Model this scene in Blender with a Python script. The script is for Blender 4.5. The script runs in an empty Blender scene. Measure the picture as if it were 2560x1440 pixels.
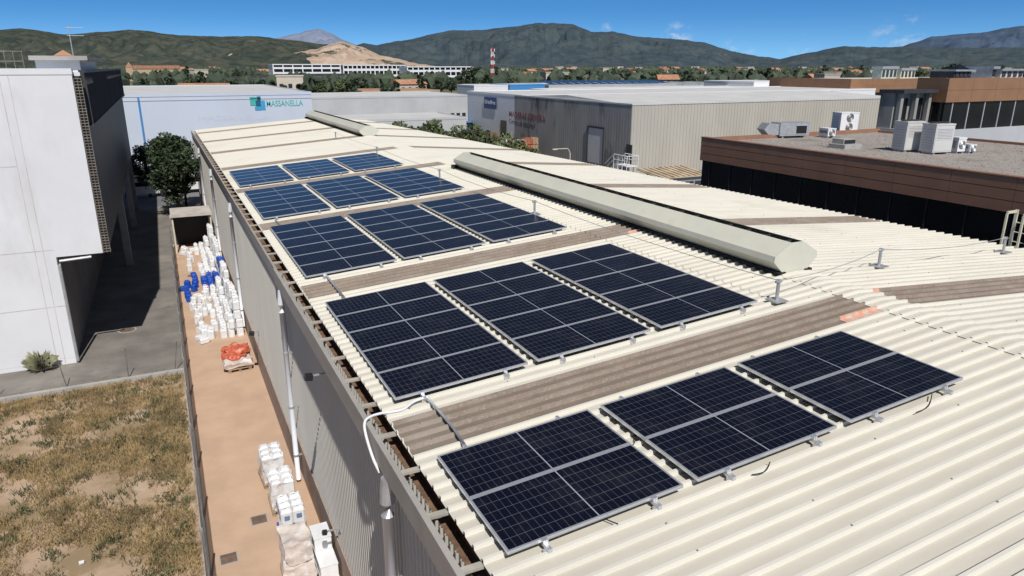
import bpy, math, random
from mathutils import Vector, noise, Matrix
R=random.Random(7)
SC=bpy.context.scene; COL=SC.collection
H=10.6; F=1775.0; A=math.radians(25.8); PT=math.radians(17.3)
sa,ca,sp,cp=math.sin(A),math.cos(A),math.sin(PT),math.cos(PT)
FW=Vector((sa*cp,ca*cp,-sp)); RT=Vector((ca,-sa,0)); UP=Vector((sa*sp,ca*sp,cp)); CAM=Vector((0,0,H))
def ray(u,v): return FW+RT*((u-1280)/F)+UP*((720-v)/F)
def atY(u,v,Y): d=ray(u,v); return CAM+d*(Y/d.y)
def atX(u,v,X): d=ray(u,v); return CAM+d*(X/d.x)
def atZ(u,v,z=0): d=ray(u,v); return CAM+d*((z-H)/d.z)
S=.0734; Z0=5.54; XR=11.75
def zr(x): return Z0+S*x if x<=XR else Z0+S*(2*XR-x)
def roofp(u,v,up=0):
    d=ray(u,v); t=(H-Z0-.06)/(S*d.x-d.z); p=CAM+d*t; return Vector((p.x,p.y,zr(p.x)+up))
# ---------------------------------------------------------------- mesh helpers
BASE={}; KIDS={}
def tag(o,label=None,cat=None,group=None,kind=None):
    if label:o['label']=label
    if cat:o['category']=cat
    if group:o['group']=group
    if kind:o['kind']=kind
    return o
class MB:
    def __init__(s): s.v=[];s.f=[];s.uv=None
    def add(s,vs,fs):
        n=len(s.v); s.v+= [Vector(p) for p in vs]; s.f+=[tuple(i+n for i in f) for f in fs]; return s
    def box(s,x0,x1,y0,y1,z0,z1):
        return s.add([(x0,y0,z0),(x1,y0,z0),(x1,y1,z0),(x0,y1,z0),(x0,y0,z1),(x1,y0,z1),(x1,y1,z1),(x0,y1,z1)],
            [(3,2,1,0),(4,5,6,7),(0,1,5,4),(1,2,6,5),(2,3,7,6),(3,0,4,7)])
    def obox(s,c,sx,sy,sz,rz=0,taper=1):
        c=Vector(c);cs,sn=math.cos(rz),math.sin(rz);vs=[]
        for z,k in((0,1),(sz,taper)):
            for a,b in((-1,-1),(1,-1),(1,1),(-1,1)):
                x,y=a*sx/2*k,b*sy/2*k; vs.append((c.x+x*cs-y*sn,c.y+x*sn+y*cs,c.z+z))
        return s.add(vs,[(3,2,1,0),(4,5,6,7),(0,1,5,4),(1,2,6,5),(2,3,7,6),(3,0,4,7)])
    def tube(s,pts,r,n=8,r1=None):
        pts=[Vector(p) for p in pts]; m=len(pts); r1=r if r1 is None else r1; vs=[];fs=[]
        for i,p in enumerate(pts):
            d=(pts[min(i+1,m-1)]-pts[max(i-1,0)]).normalized()
            a=d.cross(Vector((0,0,1))); a=a.normalized() if a.length>.05 else d.cross(Vector((1,0,0))).normalized()
            b=d.cross(a); rr=r+(r1-r)*i/max(m-1,1)
            for k in range(n):
                t=2*math.pi*k/n; vs.append(p+(a*math.cos(t)+b*math.sin(t))*rr)
        for i in range(m-1):
            for k in range(n): fs.append((i*n+k,i*n+(k+1)%n,(i+1)*n+(k+1)%n,(i+1)*n+k))
        fs.append(tuple(range(n))); fs.append(tuple((m-1)*n+k for k in reversed(range(n))))
        return s.add(vs,fs)
    def prism(s,poly,axis,a,b):
        n=len(poly); mk={'y':lambda p,t:(p[0],t,p[1]),'x':lambda p,t:(t,p[0],p[1]),'z':lambda p,t:(p[0],p[1],t)}[axis]
        vs=[mk(p,a) for p in poly]+[mk(p,b) for p in poly]
        fs=[tuple(range(n)),tuple(range(2*n-1,n-1,-1))]+[(i,(i+1)%n,n+(i+1)%n,n+i) for i in range(n)]
        return s.add(vs,fs)
    def quad(s,*p): return s.add(p,[tuple(range(len(p)))])
    def lumpy(s,x0,x1,y0,y1,z0,z1,n=6,amp=.03,seed=0,rnd=.12,fr=3.1):
        c=Vector(((x0+x1)/2,(y0+y1)/2,(z0+z1)/2)); h=Vector(((x1-x0)/2,(y1-y0)/2,(z1-z0)/2))
        for ax in range(3):
            for sg in(-1,1):
                vs=[];fs=[]
                for i in range(n+1):
                    for j in range(n+1):
                        p=[0,0,0];p[ax]=sg;p[(ax+1)%3]=2*i/n-1;p[(ax+2)%3]=2*j/n-1
                        q=Vector(p); q=q.lerp(q.normalized()*1.15,rnd); w=Vector((q.x*h.x,q.y*h.y,q.z*h.z))+c
                        nn=noise.noise_vector(w*fr+Vector((seed,0,0)))*amp; nn.z=abs(nn.z) if w.z<z0+.05 else nn.z
                        vs.append(w+nn)
                for i in range(n):
                    for j in range(n):
                        k=i*(n+1)+j; fs.append((k,k+1,k+n+2,k+n+1))
                s.add(vs,fs)
        return s
    def build(s,name,mat,parent=None,base=None,smooth=False):
        off=BASE.get(parent.name,Vector()) if parent else (Vector(base) if base is not None else Vector())
        me=bpy.data.meshes.new(name); me.from_pydata([v-off for v in s.v],[],s.f); me.update()
        if s.uv:
            ul=me.uv_layers.new(name='UVMap')
            for i,l in enumerate(me.loops): ul.data[i].uv=s.uv[l.vertex_index]
        me.materials.append(mat)
        if smooth: me.polygons.foreach_set('use_smooth',[True]*len(me.polygons))
        return link(name,me,parent,off)
def link(name,me,parent,off):
    o=bpy.data.objects.new(name,me); COL.objects.link(o); BASE[o.name]=off
    if parent: o.parent=parent; KIDS.setdefault(parent.name,[]).append(o)
    else: o.location=off
    return o
def thing(name,label,cat,loc=(0,0,0),group=None,local=False):
    o=bpy.data.objects.new(name,None); COL.objects.link(o); o.location=loc; o.empty_display_size=.3
    BASE[o.name]=Vector() if local else Vector(loc); return tag(o,label,cat,group)
def dup(root,loc,rz=0,label=None,group=None,scale=None):
    def cpy(o,par):
        c=o.copy(); COL.objects.link(c)
        if par: c.parent=par
        for k in KIDS.get(o.name,[]): cpy(k,c)
        return c
    r=cpy(root,None); r.location=loc; r.rotation_euler=(0,0,rz)
    if scale: r.scale=scale
    if label:r['label']=label
    if group:r['group']=group
    return r
# ---------------------------------------------------------------- materials
def newmat(name):
    m=bpy.data.materials.new(name); m.use_nodes=True; nt=m.node_tree; return m,nt,nt.nodes['Principled BSDF']
def nd(nt,t,**k):
    n=nt.nodes.new(t)
    for a,b in k.items(): setattr(n,a,b)
    return n
def mixrgb(nt,fac,a,b,mode='MIX'):
    n=nd(nt,'ShaderNodeMix',data_type='RGBA',blend_type=mode)
    for i,x in((0,fac),(6,a),(7,b)):
        if hasattr(x,'is_output'): nt.links.new(x,n.inputs[i])
        elif i==0: n.inputs[0].default_value=x
        else: n.inputs[i].default_value=(*x,1)
    return n.outputs[2]
def mth(nt,op,a,b=None,c=None):
    n=nd(nt,'ShaderNodeMath',operation=op)
    for i,x in enumerate((a,b,c)):
        if x is None: continue
        if hasattr(x,'is_output'): nt.links.new(x,n.inputs[i])
        else: n.inputs[i].default_value=x
    return n.outputs[0]
def smooth(nt,x,lo,hi):
    n=nd(nt,'ShaderNodeMapRange',interpolation_type='SMOOTHSTEP'); nt.links.new(x,n.inputs[0])
    n.inputs[1].default_value=lo;n.inputs[2].default_value=hi; return n.outputs[0]
def coordn(nt,co,stretch=(1,1,1)):
    if co=='pos': o=nd(nt,'ShaderNodeNewGeometry').outputs['Position']
    else: o=nd(nt,'ShaderNodeTexCoord').outputs['Object']
    mp=nd(nt,'ShaderNodeMapping'); mp.inputs['Scale'].default_value=stretch; nt.links.new(o,mp.inputs[0]); return mp.outputs[0]
def nz(nt,vec,scale,detail=5,rough=.6):
    n=nd(nt,'ShaderNodeTexNoise'); n.inputs['Scale'].default_value=scale;n.inputs['Detail'].default_value=detail;n.inputs['Roughness'].default_value=rough
    nt.links.new(vec,n.inputs['Vector']); return n.outputs['Fac']
def M(name,col,rough=.7,metal=0,var=.15,scale=2.,stretch=(1,1,1),stains=(),bump=0,bscale=40,co='pos',rand=0,spec=.4,pan_shade=None):
    m,nt,b=newmat(name); vec=coordn(nt,co,stretch)
    f=smooth(nt,nz(nt,vec,scale),.25,.75)
    lo=tuple(c*(1-var) for c in col); hi=tuple(min(1,c*(1+var)) for c in col)
    c=mixrgb(nt,f,lo,hi)
    for (sc,ss,st,l,h) in stains:
        v2=coordn(nt,co,st); g=smooth(nt,nz(nt,v2,ss,6,.65),l,h); c=mixrgb(nt,g,c,sc)
    if pan_shade:
        # mottled darker tint in the flat pans: rib shading painted into the colour
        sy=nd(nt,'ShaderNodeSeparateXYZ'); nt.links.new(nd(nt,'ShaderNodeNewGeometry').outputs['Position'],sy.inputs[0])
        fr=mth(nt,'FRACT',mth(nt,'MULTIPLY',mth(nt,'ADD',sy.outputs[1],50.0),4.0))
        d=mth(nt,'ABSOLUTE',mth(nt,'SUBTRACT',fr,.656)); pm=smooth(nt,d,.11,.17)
        pm=mth(nt,'MULTIPLY',pm,mth(nt,'MULTIPLY_ADD',nz(nt,coordn(nt,'pos',(.4,2,1)),2.2,4),.9,.12)); c=mixrgb(nt,pm,c,pan_shade)
    if rand:
        oi=nd(nt,'ShaderNodeObjectInfo'); k=mth(nt,'MULTIPLY_ADD',oi.outputs['Random'],2*rand,1-rand)
        cc=nd(nt,'ShaderNodeCombineColor'); 
        for i in range(3): nt.links.new(k,cc.inputs[i])
        c=mixrgb(nt,1.0,c,cc.outputs[0],'MULTIPLY')
    nt.links.new(c,b.inputs['Base Color']); b.inputs['Roughness'].default_value=rough; b.inputs['Metallic'].default_value=metal
    b.inputs['Specular IOR Level'].default_value=spec
    if bump:
        bn=nd(nt,'ShaderNodeBump'); bn.inputs['Strength'].default_value=bump; bn.inputs['Distance'].default_value=.02
        nt.links.new(nz(nt,coordn(nt,co,stretch),bscale,4),bn.inputs['Height']); nt.links.new(bn.outputs[0],b.inputs['Normal'])
    return m
m_roof=M('cream_roof',(.665,.64,.565),.5,spec=.25,var=.05,scale=1.2,stretch=(.35,3,1),stains=[((.47,.43,.36),1.0,(.20,6,1),.56,.88),((.46,.43,.365),9,(1,1,1),.64,.9),((.57,.545,.475),.25,(1,1,1),.52,.8),((.36,.31,.245),3,(.12,5,1),.66,.9)],pan_shade=(.49,.455,.385))
m_sky=M('skylight_fibre',(.28,.225,.182),.8,var=.14,scale=2,stretch=(1,1,1),stains=[((.37,.325,.275),20,(1,1,1),.50,.70),((.17,.13,.102),14,(1,1,1),.56,.76),((.35,.305,.26),.8,(1,1.2,1),.48,.72)],bump=.3,pan_shade=(.15,.115,.09))
m_orange=M('orange_marking',(.64,.34,.24),.7,var=.12,scale=6,stains=[((.56,.50,.43),7,(1,1,1),.45,.62)])
m_wall=M('cream_wall_sheet',(.47,.455,.42),.5,var=.06,scale=.6,stretch=(1,1,.25),stains=[((.36,.345,.32),1.2,(3,3,.15),.56,.9)])
m_plinth=M('plinth_block',(.36,.275,.22),.9,var=.15,scale=3,bump=.3)
m_gut=M('rusty_gutter',(.17,.10,.06),.9,var=.45,scale=5,stains=[((.42,.33,.24),2,(1,1,1),.52,.75)],bump=.5)
m_fascia=M('fascia_metal',(.36,.34,.31),.5,var=.1,scale=2)
m_strap=M('gutter_strap',(.40,.37,.32),.7,var=.2,scale=4)
m_vent=M('ventilator_sheet',(.60,.59,.495),.40,var=.05,scale=1.2,stains=[((.46,.43,.31),1.2,(1,1,1),.6,.9)])
m_dark=M('dark_void',(.012,.011,.010),.8,var=.3)
m_bars=M('grille_bars',(.04,.038,.036),.7,var=.3)
m_alu=M('aluminium',(.74,.75,.77),.35,metal=.7,var=.06,scale=8,co='obj')
m_galv=M('galvanised_steel',(.47,.48,.49),.45,metal=.5,var=.15,scale=6)
m_white=M('white_paint',(.72,.72,.73),.45,var=.05,scale=2)
m_pipe=M('white_pipe',(.66,.68,.72),.4,var=.08,scale=2,stretch=(1,1,.3))
m_black=M('black_plastic',(.02,.02,.022),.5,var=.2)
m_blackc=M('black_cable',(.015,.015,.015),.6,var=.2)
m_render=M('white_render',(.67,.675,.695),.85,var=.05,scale=.35,stains=[((.54,.535,.54),.5,(1,1,.35),.52,.85),((.57,.52,.485),1.5,(2,2,.12),.60,.9),((.46,.44,.42),2.4,(1.4,1.4,.08),.66,.9)],bump=.06,bscale=25)
m_joint=M('render_joint',(.52,.47,.45),.9)
m_rust=M('rusty_louvre',(.20,.175,.145),.6,metal=.2,var=.35,scale=5)
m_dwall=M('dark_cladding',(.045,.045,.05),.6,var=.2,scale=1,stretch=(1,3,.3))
m_conc=M('concrete',(.36,.35,.33),.9,var=.15,scale=1.5,bump=.2)
m_asph=M('old_asphalt',(.185,.17,.152),.95,var=.22,scale=.8,stains=[((.27,.245,.215),.35,(1,1,1),.5,.7),((.09,.082,.075),.9,(1,1,1),.62,.8)],bump=.2)
m_yard=M('yard_asphalt',(.16,.16,.165),.95,var=.2,scale=.3)
m_path=M('tinted_path',(.50,.345,.24),.9,var=.10,scale=.8,stains=[((.41,.285,.20),.6,(1,.4,1),.50,.8),((.31,.23,.17),2.5,(1,1,1),.62,.85),((.56,.43,.33),1.1,(1,.5,1),.62,.85)],bump=.15)
m_field=M('bare_soil',(.45,.325,.225),.95,var=.18,scale=1.2,stains=[((.27,.195,.115),.6,(1,1,1),.43,.60),((.55,.435,.335),1.3,(1,1,1),.58,.76)],bump=.6,bscale=14)
m_dry=M('dry_grass',(.34,.25,.125),.9,var=.4,scale=1.5,stains=[((.22,.165,.085),.7,(1,1,1),.50,.64)])
m_weed=M('green_weed',(.105,.11,.05),.85,var=.5,scale=1.2)
m_leaf=M('dark_leaf',(.034,.054,.024),.7,var=.65,scale=1.4,co='obj',rand=.3)
m_leaf2=M('olive_leaf',(.085,.105,.045),.75,var=.55,scale=1.6,co='obj',rand=.35)
m_ftree=M('far_leaf',(.050,.068,.042),.85,var=.6,scale=.06)
m_bark=M('bark',(.10,.075,.055),.9,var=.3,scale=5)
m_terr=M('plain_ground',(.14,.135,.085),.95,var=.3,scale=.01,stains=[((.26,.22,.15),.012,(1,1,1),.52,.62),((.07,.085,.045),.02,(1,1,1),.5,.62)])
def hill_mat(name,a,b,rock,lo,hi,sc,speck=False,haze=None):
    m,nt,bs=newmat(name); v=coordn(nt,'pos')
    c=mixrgb(nt,smooth(nt,nz(nt,v,sc,8,.7),.38,.62),a,b)
    c=mixrgb(nt,smooth(nt,nz(nt,coordn(nt,'pos',(1,1,2.2)),sc*.45,8,.72),lo,hi),c,rock)
    if speck:
        vo=nd(nt,'ShaderNodeTexVoronoi'); vo.inputs['Scale'].default_value=.012; nt.links.new(v,vo.inputs['Vector'])
        k=mth(nt,'LESS_THAN',vo.outputs['Distance'],.085); cl=smooth(nt,nz(nt,v,.0012,2),.5,.56); 
        c=mixrgb(nt,mth(nt,'MULTIPLY',k,cl),c,(.42,.37,.33))
    nt.links.new(c,bs.inputs['Base Color']); bs.inputs['Roughness'].default_value=1; bs.inputs['Specular IOR Level'].default_value=0
    return m
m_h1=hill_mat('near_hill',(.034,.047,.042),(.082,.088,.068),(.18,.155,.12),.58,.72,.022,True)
m_h2=hill_mat('mid_range',(.042,.062,.078),(.072,.092,.098),(.18,.18,.175),.62,.76,.011)  # mid to far ranges: distance haze painted into their bluish base colours
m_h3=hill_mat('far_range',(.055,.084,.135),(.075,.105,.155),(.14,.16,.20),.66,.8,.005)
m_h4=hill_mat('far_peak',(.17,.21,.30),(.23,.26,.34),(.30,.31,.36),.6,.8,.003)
m_quarry=hill_mat('quarry_rock',(.38,.28,.21),(.50,.395,.31),(.075,.08,.06),.53,.60,.02)
m_brown=M('brown_cladding',(.30,.158,.10),.5,var=.10,scale=1.2)
m_brownl=M('lit_brown_cladding',(.28,.15,.08),.5,var=.08,scale=.8)
m_glass=M('dark_glass',(.010,.012,.015),.12,var=.3,scale=.5,spec=.4)
m_gravel=M('roof_gravel',(.30,.27,.245),.95,var=.25,scale=6,stains=[((.20,.18,.16),.5,(1,1,1),.5,.7)],bump=.8,bscale=16)
m_mad=M('stained_grey_sheet',(.31,.30,.28),.7,var=.12,scale=.5,stretch=(1,1.6,.35),stains=[((.07,.068,.065),.30,(1,1.0,.45),.50,.72)])
m_madc=M('pale_sheet',(.45,.425,.375),.6,var=.07,scale=.4,stretch=(1,1,.3),stains=[((.35,.325,.28),.6,(2,1,.2),.6,.85)])
m_lroof=M('light_roof',(.56,.555,.54),.6,var=.08,scale=.3)
m_mass=M('pale_blue_sheet',(.52,.57,.66),.55,var=.04,scale=.2,stretch=(1,1,.4))
m_grey=M('grey_sheet',(.46,.47,.48),.6,var=.08,scale=.3)
m_terra=M('terracotta',(.34,.17,.10),.85,var=.25,scale=.6,co='obj',rand=.25)
m_hwall=M('house_render',(.50,.44,.375),.9,var=.08,scale=.5,co='obj',rand=.28)
m_win=M('window_dark',(.03,.035,.04),.3,var=.2)
m_blue=M('blue_plastic',(.015,.075,.42),.4,var=.12,scale=5,co='obj')
m_bluew=M('blue_sheet',(.06,.25,.55),.5,var=.08)
m_jer=M('white_plastic',(.72,.73,.74),.4,var=.06,scale=5,co='obj',rand=.07)
m_red=M('red_plastic',(.45,.06,.045),.4,var=.1)
m_film=M('shrink_film',(.58,.51,.46),.25,var=.18,scale=4,stains=[((.70,.67,.65),6,(1,1,1),.5,.65)],bump=.5,bscale=14)
m_filmw=M('white_shrink_film',(.64,.62,.61),.22,var=.10,scale=6,stains=[((.46,.40,.36),5,(1,1,1),.52,.66)],bump=.5,bscale=16)
m_redbag=M('orange_red_sack',(.50,.115,.06),.4,var=.3,scale=6,stains=[((.62,.36,.28),7,(1,1,1),.52,.7)],bump=.8,bscale=14)
m_wood=M('pallet_wood',(.34,.24,.15),.9,var=.25,scale=6)
m_signg=M('sign_green',(.07,.40,.38),.6); m_signb=M('sign_blue',(.05,.30,.55),.6); m_signd=M('sign_dark_green',(.01,.10,.16),.6)
m_ghost=M('faded_letters',(.505,.555,.648),.55,var=.03); m_signr=M('sign_red',(.23,.075,.07),.6); m_signk=M('sign_black',(.10,.085,.08),.6); m_navy=M('navy_board',(.03,.06,.20),.5)
m_iron=M('iron_cover',(.16,.11,.08),.7,var=.3,scale=8)
m_yel=M('yellow_paint',(.55,.43,.06),.6); m_cream=M('cream_steel',(.58,.55,.43),.5)
m_stone=M('ochre_stone',(.43,.33,.22),.9,var=.12,scale=.1); m_brick=M('brick_red',(.36,.12,.07),.8,var=.3,scale=3)
def pv():
    m,nt,b=newmat('solar_cells'); uv=nd(nt,'ShaderNodeUVMap'); sx=nd(nt,'ShaderNodeSeparateXYZ'); nt.links.new(uv.outputs[0],sx.inputs[0])
    def line(o,n,w): return mth(nt,'GREATER_THAN',mth(nt,'ABSOLUTE',mth(nt,'SUBTRACT',mth(nt,'FRACT',mth(nt,'MULTIPLY',o,n)),.5)),.5-w)
    a=line(sx.outputs[0],24,.018); c=line(sx.outputs[1],6,.012)
    mid=mth(nt,'LESS_THAN',mth(nt,'ABSOLUTE',mth(nt,'SUBTRACT',sx.outputs[0],.5)),.0036)
    l=mth(nt,'MAXIMUM',mth(nt,'MULTIPLY',mth(nt,'MAXIMUM',mth(nt,'MULTIPLY',a,.7),c),.50),mid)
    cell=mixrgb(nt,nz(nt,coordn(nt,'pos'),1.3,3),(.0035,.0040,.0095),(.0062,.0072,.0165))
    col=mixrgb(nt,l,cell,(.31,.33,.38))
    # thin uneven dust on the glass
    dust=mth(nt,'MULTIPLY',smooth(nt,nz(nt,coordn(nt,'pos'),2.6,6,.7),.45,.8),.035); col=mixrgb(nt,dust,col,(.40,.37,.32))
    nt.links.new(col,b.inputs['Base Color'])
    b.inputs['Roughness'].default_value=.16; b.inputs['Specular IOR Level'].default_value=.26
    return m
m_pv=pv()
# ---------------------------------------------------------------- world, sun, camera
w=bpy.data.worlds.new('World'); SC.world=w; w.use_nodes=True; nt=w.node_tree; bg=nt.nodes['Background']
trav=Vector((.41,3.3,-4.08)).normalized(); EL=math.asin(-trav.z); AZ=math.atan2(-trav.x,-trav.y)
sk=nd(nt,'ShaderNodeTexSky',sky_type='NISHITA'); sk.sun_disc=False; sk.sun_elevation=EL; sk.sun_rotation=AZ; sk.air_density=1.0; sk.dust_density=.2; sk.ozone_density=3.0
tc=nd(nt,'ShaderNodeTexCoord'); sx=nd(nt,'ShaderNodeSeparateXYZ'); nt.links.new(tc.outputs['Generated'],sx.inputs[0])
zp=mth(nt,'MAXIMUM',sx.outputs[2],0)
z2=mth(nt,'MULTIPLY_ADD',zp,2.2,.22)
cb=nd(nt,'ShaderNodeCombineXYZ'); nt.links.new(sx.outputs[0],cb.inputs[0]);nt.links.new(sx.outputs[1],cb.inputs[1]);nt.links.new(z2,cb.inputs[2])
nm=nd(nt,'ShaderNodeVectorMath',operation='NORMALIZE'); nt.links.new(cb.outputs[0],nm.inputs[0]); nt.links.new(nm.outputs[0],sk.inputs[0])
hs=nd(nt,'ShaderNodeHueSaturation'); hs.inputs['Saturation'].default_value=1.0; nt.links.new(sk.outputs[0],hs.inputs['Color'])
grad=mixrgb(nt,smooth(nt,zp,-.005,.08),(1.45,2.05,2.05),(.66,1.42,1.85)); grad=mixrgb(nt,smooth(nt,zp,.085,.32),grad,(.62,.61,.61))
colr=mixrgb(nt,1.0,hs.outputs[0],grad,'MULTIPLY')
mp=nd(nt,'ShaderNodeMapping'); mp.inputs['Scale'].default_value=(1,1,1.5); nt.links.new(tc.outputs['Generated'],mp.inputs[0])
nn=smooth(nt,nz(nt,mp.outputs[0],42,7,.58),.44,.70)
for (u,v,r,k) in((2250,92,.040,.42),(2010,122,.022,.75),(1690,95,.026,.6),(1850,120,.024,.4),(1515,74,.010,.6)):
    d=ray(u,v).normalized(); ds=nd(nt,'ShaderNodeVectorMath',operation='DISTANCE'); nt.links.new(tc.outputs['Generated'],ds.inputs[0]); ds.inputs[1].default_value=d
    mk=smooth(nt,ds.outputs['Value'],r,0.0); mk=mth(nt,'MULTIPLY',mth(nt,'MULTIPLY',mk,nn),k*1.6)
    colr=mixrgb(nt,mk,colr,(8.5,8.8,9.2))
nt.links.new(colr,bg.inputs[0]); bg.inputs[1].default_value=.085
sl=bpy.data.lights.new('sun','SUN'); sl.energy=4.6; sl.angle=math.radians(.5); sl.color=(1,.96,.90)
so=bpy.data.objects.new('sun',sl); COL.objects.link(so); so.rotation_euler=trav.to_track_quat('-Z','Y').to_euler(); so.location=(0,-20,60)
cam=bpy.data.cameras.new('camera'); cam.lens=36*F/2560; cam.sensor_width=36; cam.clip_end=40000; cam.clip_start=.1
co=bpy.data.objects.new('camera',cam); COL.objects.link(co); co.location=CAM; co.rotation_euler=(math.pi/2-PT,0,-A); SC.camera=co
SC.view_settings.view_transform='Standard'
# ---------------------------------------------------------------- ground sheets
st=lambda mb,name,mat: tag(mb.build(name,mat),kind='structure')
def sheet(name,x0,x1,y0,y1,z,mat): return st(MB().quad((x0,y0,z),(x1,y0,z),(x1,y1,z),(x0,y1,z)),name,mat)
g=MB(); N=96
g.add([(0,0,-.02)]+[(18000*math.cos(2*math.pi*i/N),18000*math.sin(2*math.pi*i/N),-.02) for i in range(N)],[(0,1+i,1+(i+1)%N) for i in range(N)]); st(g,'ground',m_terr)
sheet('yard',12,130,-40,140,-.010,m_yard); sheet('alley',-30,-.35,26.6,63,-.006,m_asph); sheet('street',-60,12,63,83.9,-.010,m_yard)
sheet('path',-.3,2.3,-8,48,-.002,m_path); sheet('yard_strip',-.35,12,48,63,-.006,m_asph)
fm=MB(); nx,ny=70,110
def fz(x,y): return noise.fractal(Vector((x*.9,y*.9,0)),1,2,4)*.05*(1 if y<26 else .3)+.03
fm.add([(-28+27.6*i/nx,-6+32.4*j/ny,fz(-28+27.6*i/nx,-6+32.4*j/ny)) for i in range(nx+1) for j in range(ny+1)],[(i*(ny+1)+j,(i+1)*(ny+1)+j,(i+1)*(ny+1)+j+1,i*(ny+1)+j+1) for i in range(nx) for j in range(ny)])
tag(fm.build('field',m_field,smooth=True),kind='structure')
def blades(n,seed,hmin,hmax,thr,broad,xr=(-9,-.5),yr=(8,26.2),k=6,dens=.5,soft=.2):
    r=random.Random(seed); mb=MB(); c=0
    while c<n:
        x=r.uniform(*xr); y=r.uniform(*yr); d=noise.fractal(Vector((x*dens+seed,y*dens,3)),1,2,5)+(.28 if x>-1.5 else 0)+(.14 if y>20 else 0)-(.12 if x<-3.2 and y<16 else 0)
        if d<thr+r.uniform(-soft,soft): continue
        c+=1; z=fz(x,y)-.01; s=r.uniform(.45,1.)
        for q in range(k):
            a=r.uniform(0,6.28); h=r.uniform(hmin,hmax)*s; l=r.uniform(.15,.9)*h; wv=broad*r.uniform(.5,1.2)
            ox,oy=r.gauss(0,.05),r.gauss(0,.05); dx,dy=math.cos(a),math.sin(a); b=Vector((x+ox,y+oy,z)); t=b+Vector((dx*l,dy*l,h)); mdl=b.lerp(t,.55)+Vector((0,0,h*.12)); sd=Vector((-dy,dx,0))*wv
            mb.add([b-sd*.3,b+sd*.3,mdl+sd,t,mdl-sd],[(0,1,2,3,4)])
    return mb
tag(blades(16500,4,.05,.26,.02,.0085,soft=.3).build('dry_grass',m_dry),'dry straw coloured grass spread over the vacant plot','grass',kind='stuff')
tag(blades(2300,3,.05,.22,.16,.012,k=9,dens=1.1,soft=.3).build('green_weeds',m_weed),'green weeds scattered over the sandy vacant plot','weeds',kind='stuff')
tag(blades(260,9,.05,.20,-1,.012,(-6,-.5),(26.1,26.75)).build('kerb_grass',m_dry),'dry grass tufts growing along the kerb of the alley','grass',kind='stuff')
kb=MB(); kb.box(-28,-.4,26.42,26.6,-.02,.16); tag(kb.build('kerb',m_conc),kind='structure')
def leafblob(mb,c,rad,n,size,r,flat=1):
    for _ in range(n):
        while True:
            p=Vector((r.uniform(-1,1),r.uniform(-1,1),r.uniform(-1,1)))
            if p.length<1: break
        p=Vector((p.x*rad,p.y*rad,p.z*rad*flat))+Vector(c)
        a=Vector((r.gauss(0,1),r.gauss(0,1),r.gauss(0,.7))).normalized(); b=a.cross(Vector((r.gauss(0,1),r.gauss(0,1),r.gauss(0,1)))).normalized(); s=size*r.uniform(.6,1.3)
        mb.add([p-a*s,p-b*s*.55,p+a*s,p+b*s*.55],[(0,1,2,3)])
rw=random.Random(44); k=0
while k<30:
    x=rw.uniform(-7,-.6) if k%3==0 else rw.uniform(-1.6,-.55); y=rw.uniform(11,25.5); sz=rw.uniform(.08,.22); m=MB()
    for q in range(3): leafblob(m,(x+rw.gauss(0,sz*.6),y+rw.gauss(0,sz*.6),fz(x,y)+sz*.55),sz*.8,45,.03,rw,.9)
    o=m.build('weed_bush',m_weed,base=(x,y,fz(x,y))); tag(o,'small dark green weed bush growing on the vacant plot','weed','weed bushes on the vacant plot'); k+=1
# ---------------------------------------------------------------- warehouse
Y0,Y1=-6.0,63.5; XE=2.40; YJ=18.2
def xw(y): return min(21.9,21.6-.095*(y-9))
wh=thing('warehouse','long cream warehouse with ribbed metal roof carrying the solar panels','warehouse',(XR,(Y0+Y1)/2,0))
PR=((0,0),(.134,0),(.144,.050),(.184,.050),(.194,0))
def corr(mb,y0,y1,xs,off,prof=PR,pitch=.25):
    ys=[]; y=y0
    while y<y1-1e-6:
        for a,d in prof:
            if y+a<=y1: ys.append((y+a,d))
        y+=pitch
    ys.append((y1,0)); n=len(ys); fx=[(x if callable(x) else (lambda yy,x=x:x)) for x in xs]
    vs=[(f(yy),yy,zr(f(yy))+d+off) for f in fx for yy,d in ys]
    fs=[(i*n+j,i*n+j+1,(i+1)*n+j+1,(i+1)*n+j) for i in range(len(xs)-1) for j in range(n-1)]
    return mb.add(vs,fs)
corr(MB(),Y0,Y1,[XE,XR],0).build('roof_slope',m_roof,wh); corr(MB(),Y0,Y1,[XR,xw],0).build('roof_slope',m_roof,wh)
for y in(.75,8.0,15.25,22.75,30.25,37.5,45.,52.25,59.5):
    corr(MB(),y,y+1,[XE+.02,11.35],.006).build('skylight',m_sky,wh); corr(MB(),y,y+1,[12.1,lambda q:xw(q)-.1],.006).build('skylight',m_sky,wh)
corr(MB(),8.0,8.2,[10.4,11.33],.011).build('orange_mark',m_orange,wh); corr(MB(),8.75,8.95,[12.12,12.35],.011).build('orange_mark',m_orange,wh); corr(MB(),15.25,15.4,[10.9,11.3],.011).build('orange_mark',m_orange,wh)
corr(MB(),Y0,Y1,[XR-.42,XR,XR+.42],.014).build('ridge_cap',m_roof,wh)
WP=((0,0),(.06,0),(.075,-.028),(.11,-.028),(.125,0))
def wallseg(y0,y1,x):
    wm=MB(); ys=[]; y=y0
    while y<y1-.01:
        for a,d in WP: ys.append((y+a,d))
        y+=.16
    n=len(ys); wm.add([(x+d,yy,.98) for yy,d in ys]+[(x+d,yy,5.6) for yy,d in ys],[(j,j+1,n+j+1,n+j) for j in range(n-1)]); wm.build('side_wall',m_wall,wh)
wallseg(Y0,YJ-.1,2.29); wallseg(YJ,Y1,2.165)
MB().box(2.165,2.29,YJ-.02,YJ,0,5.6).build('wall_return',m_wall,wh)
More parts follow.
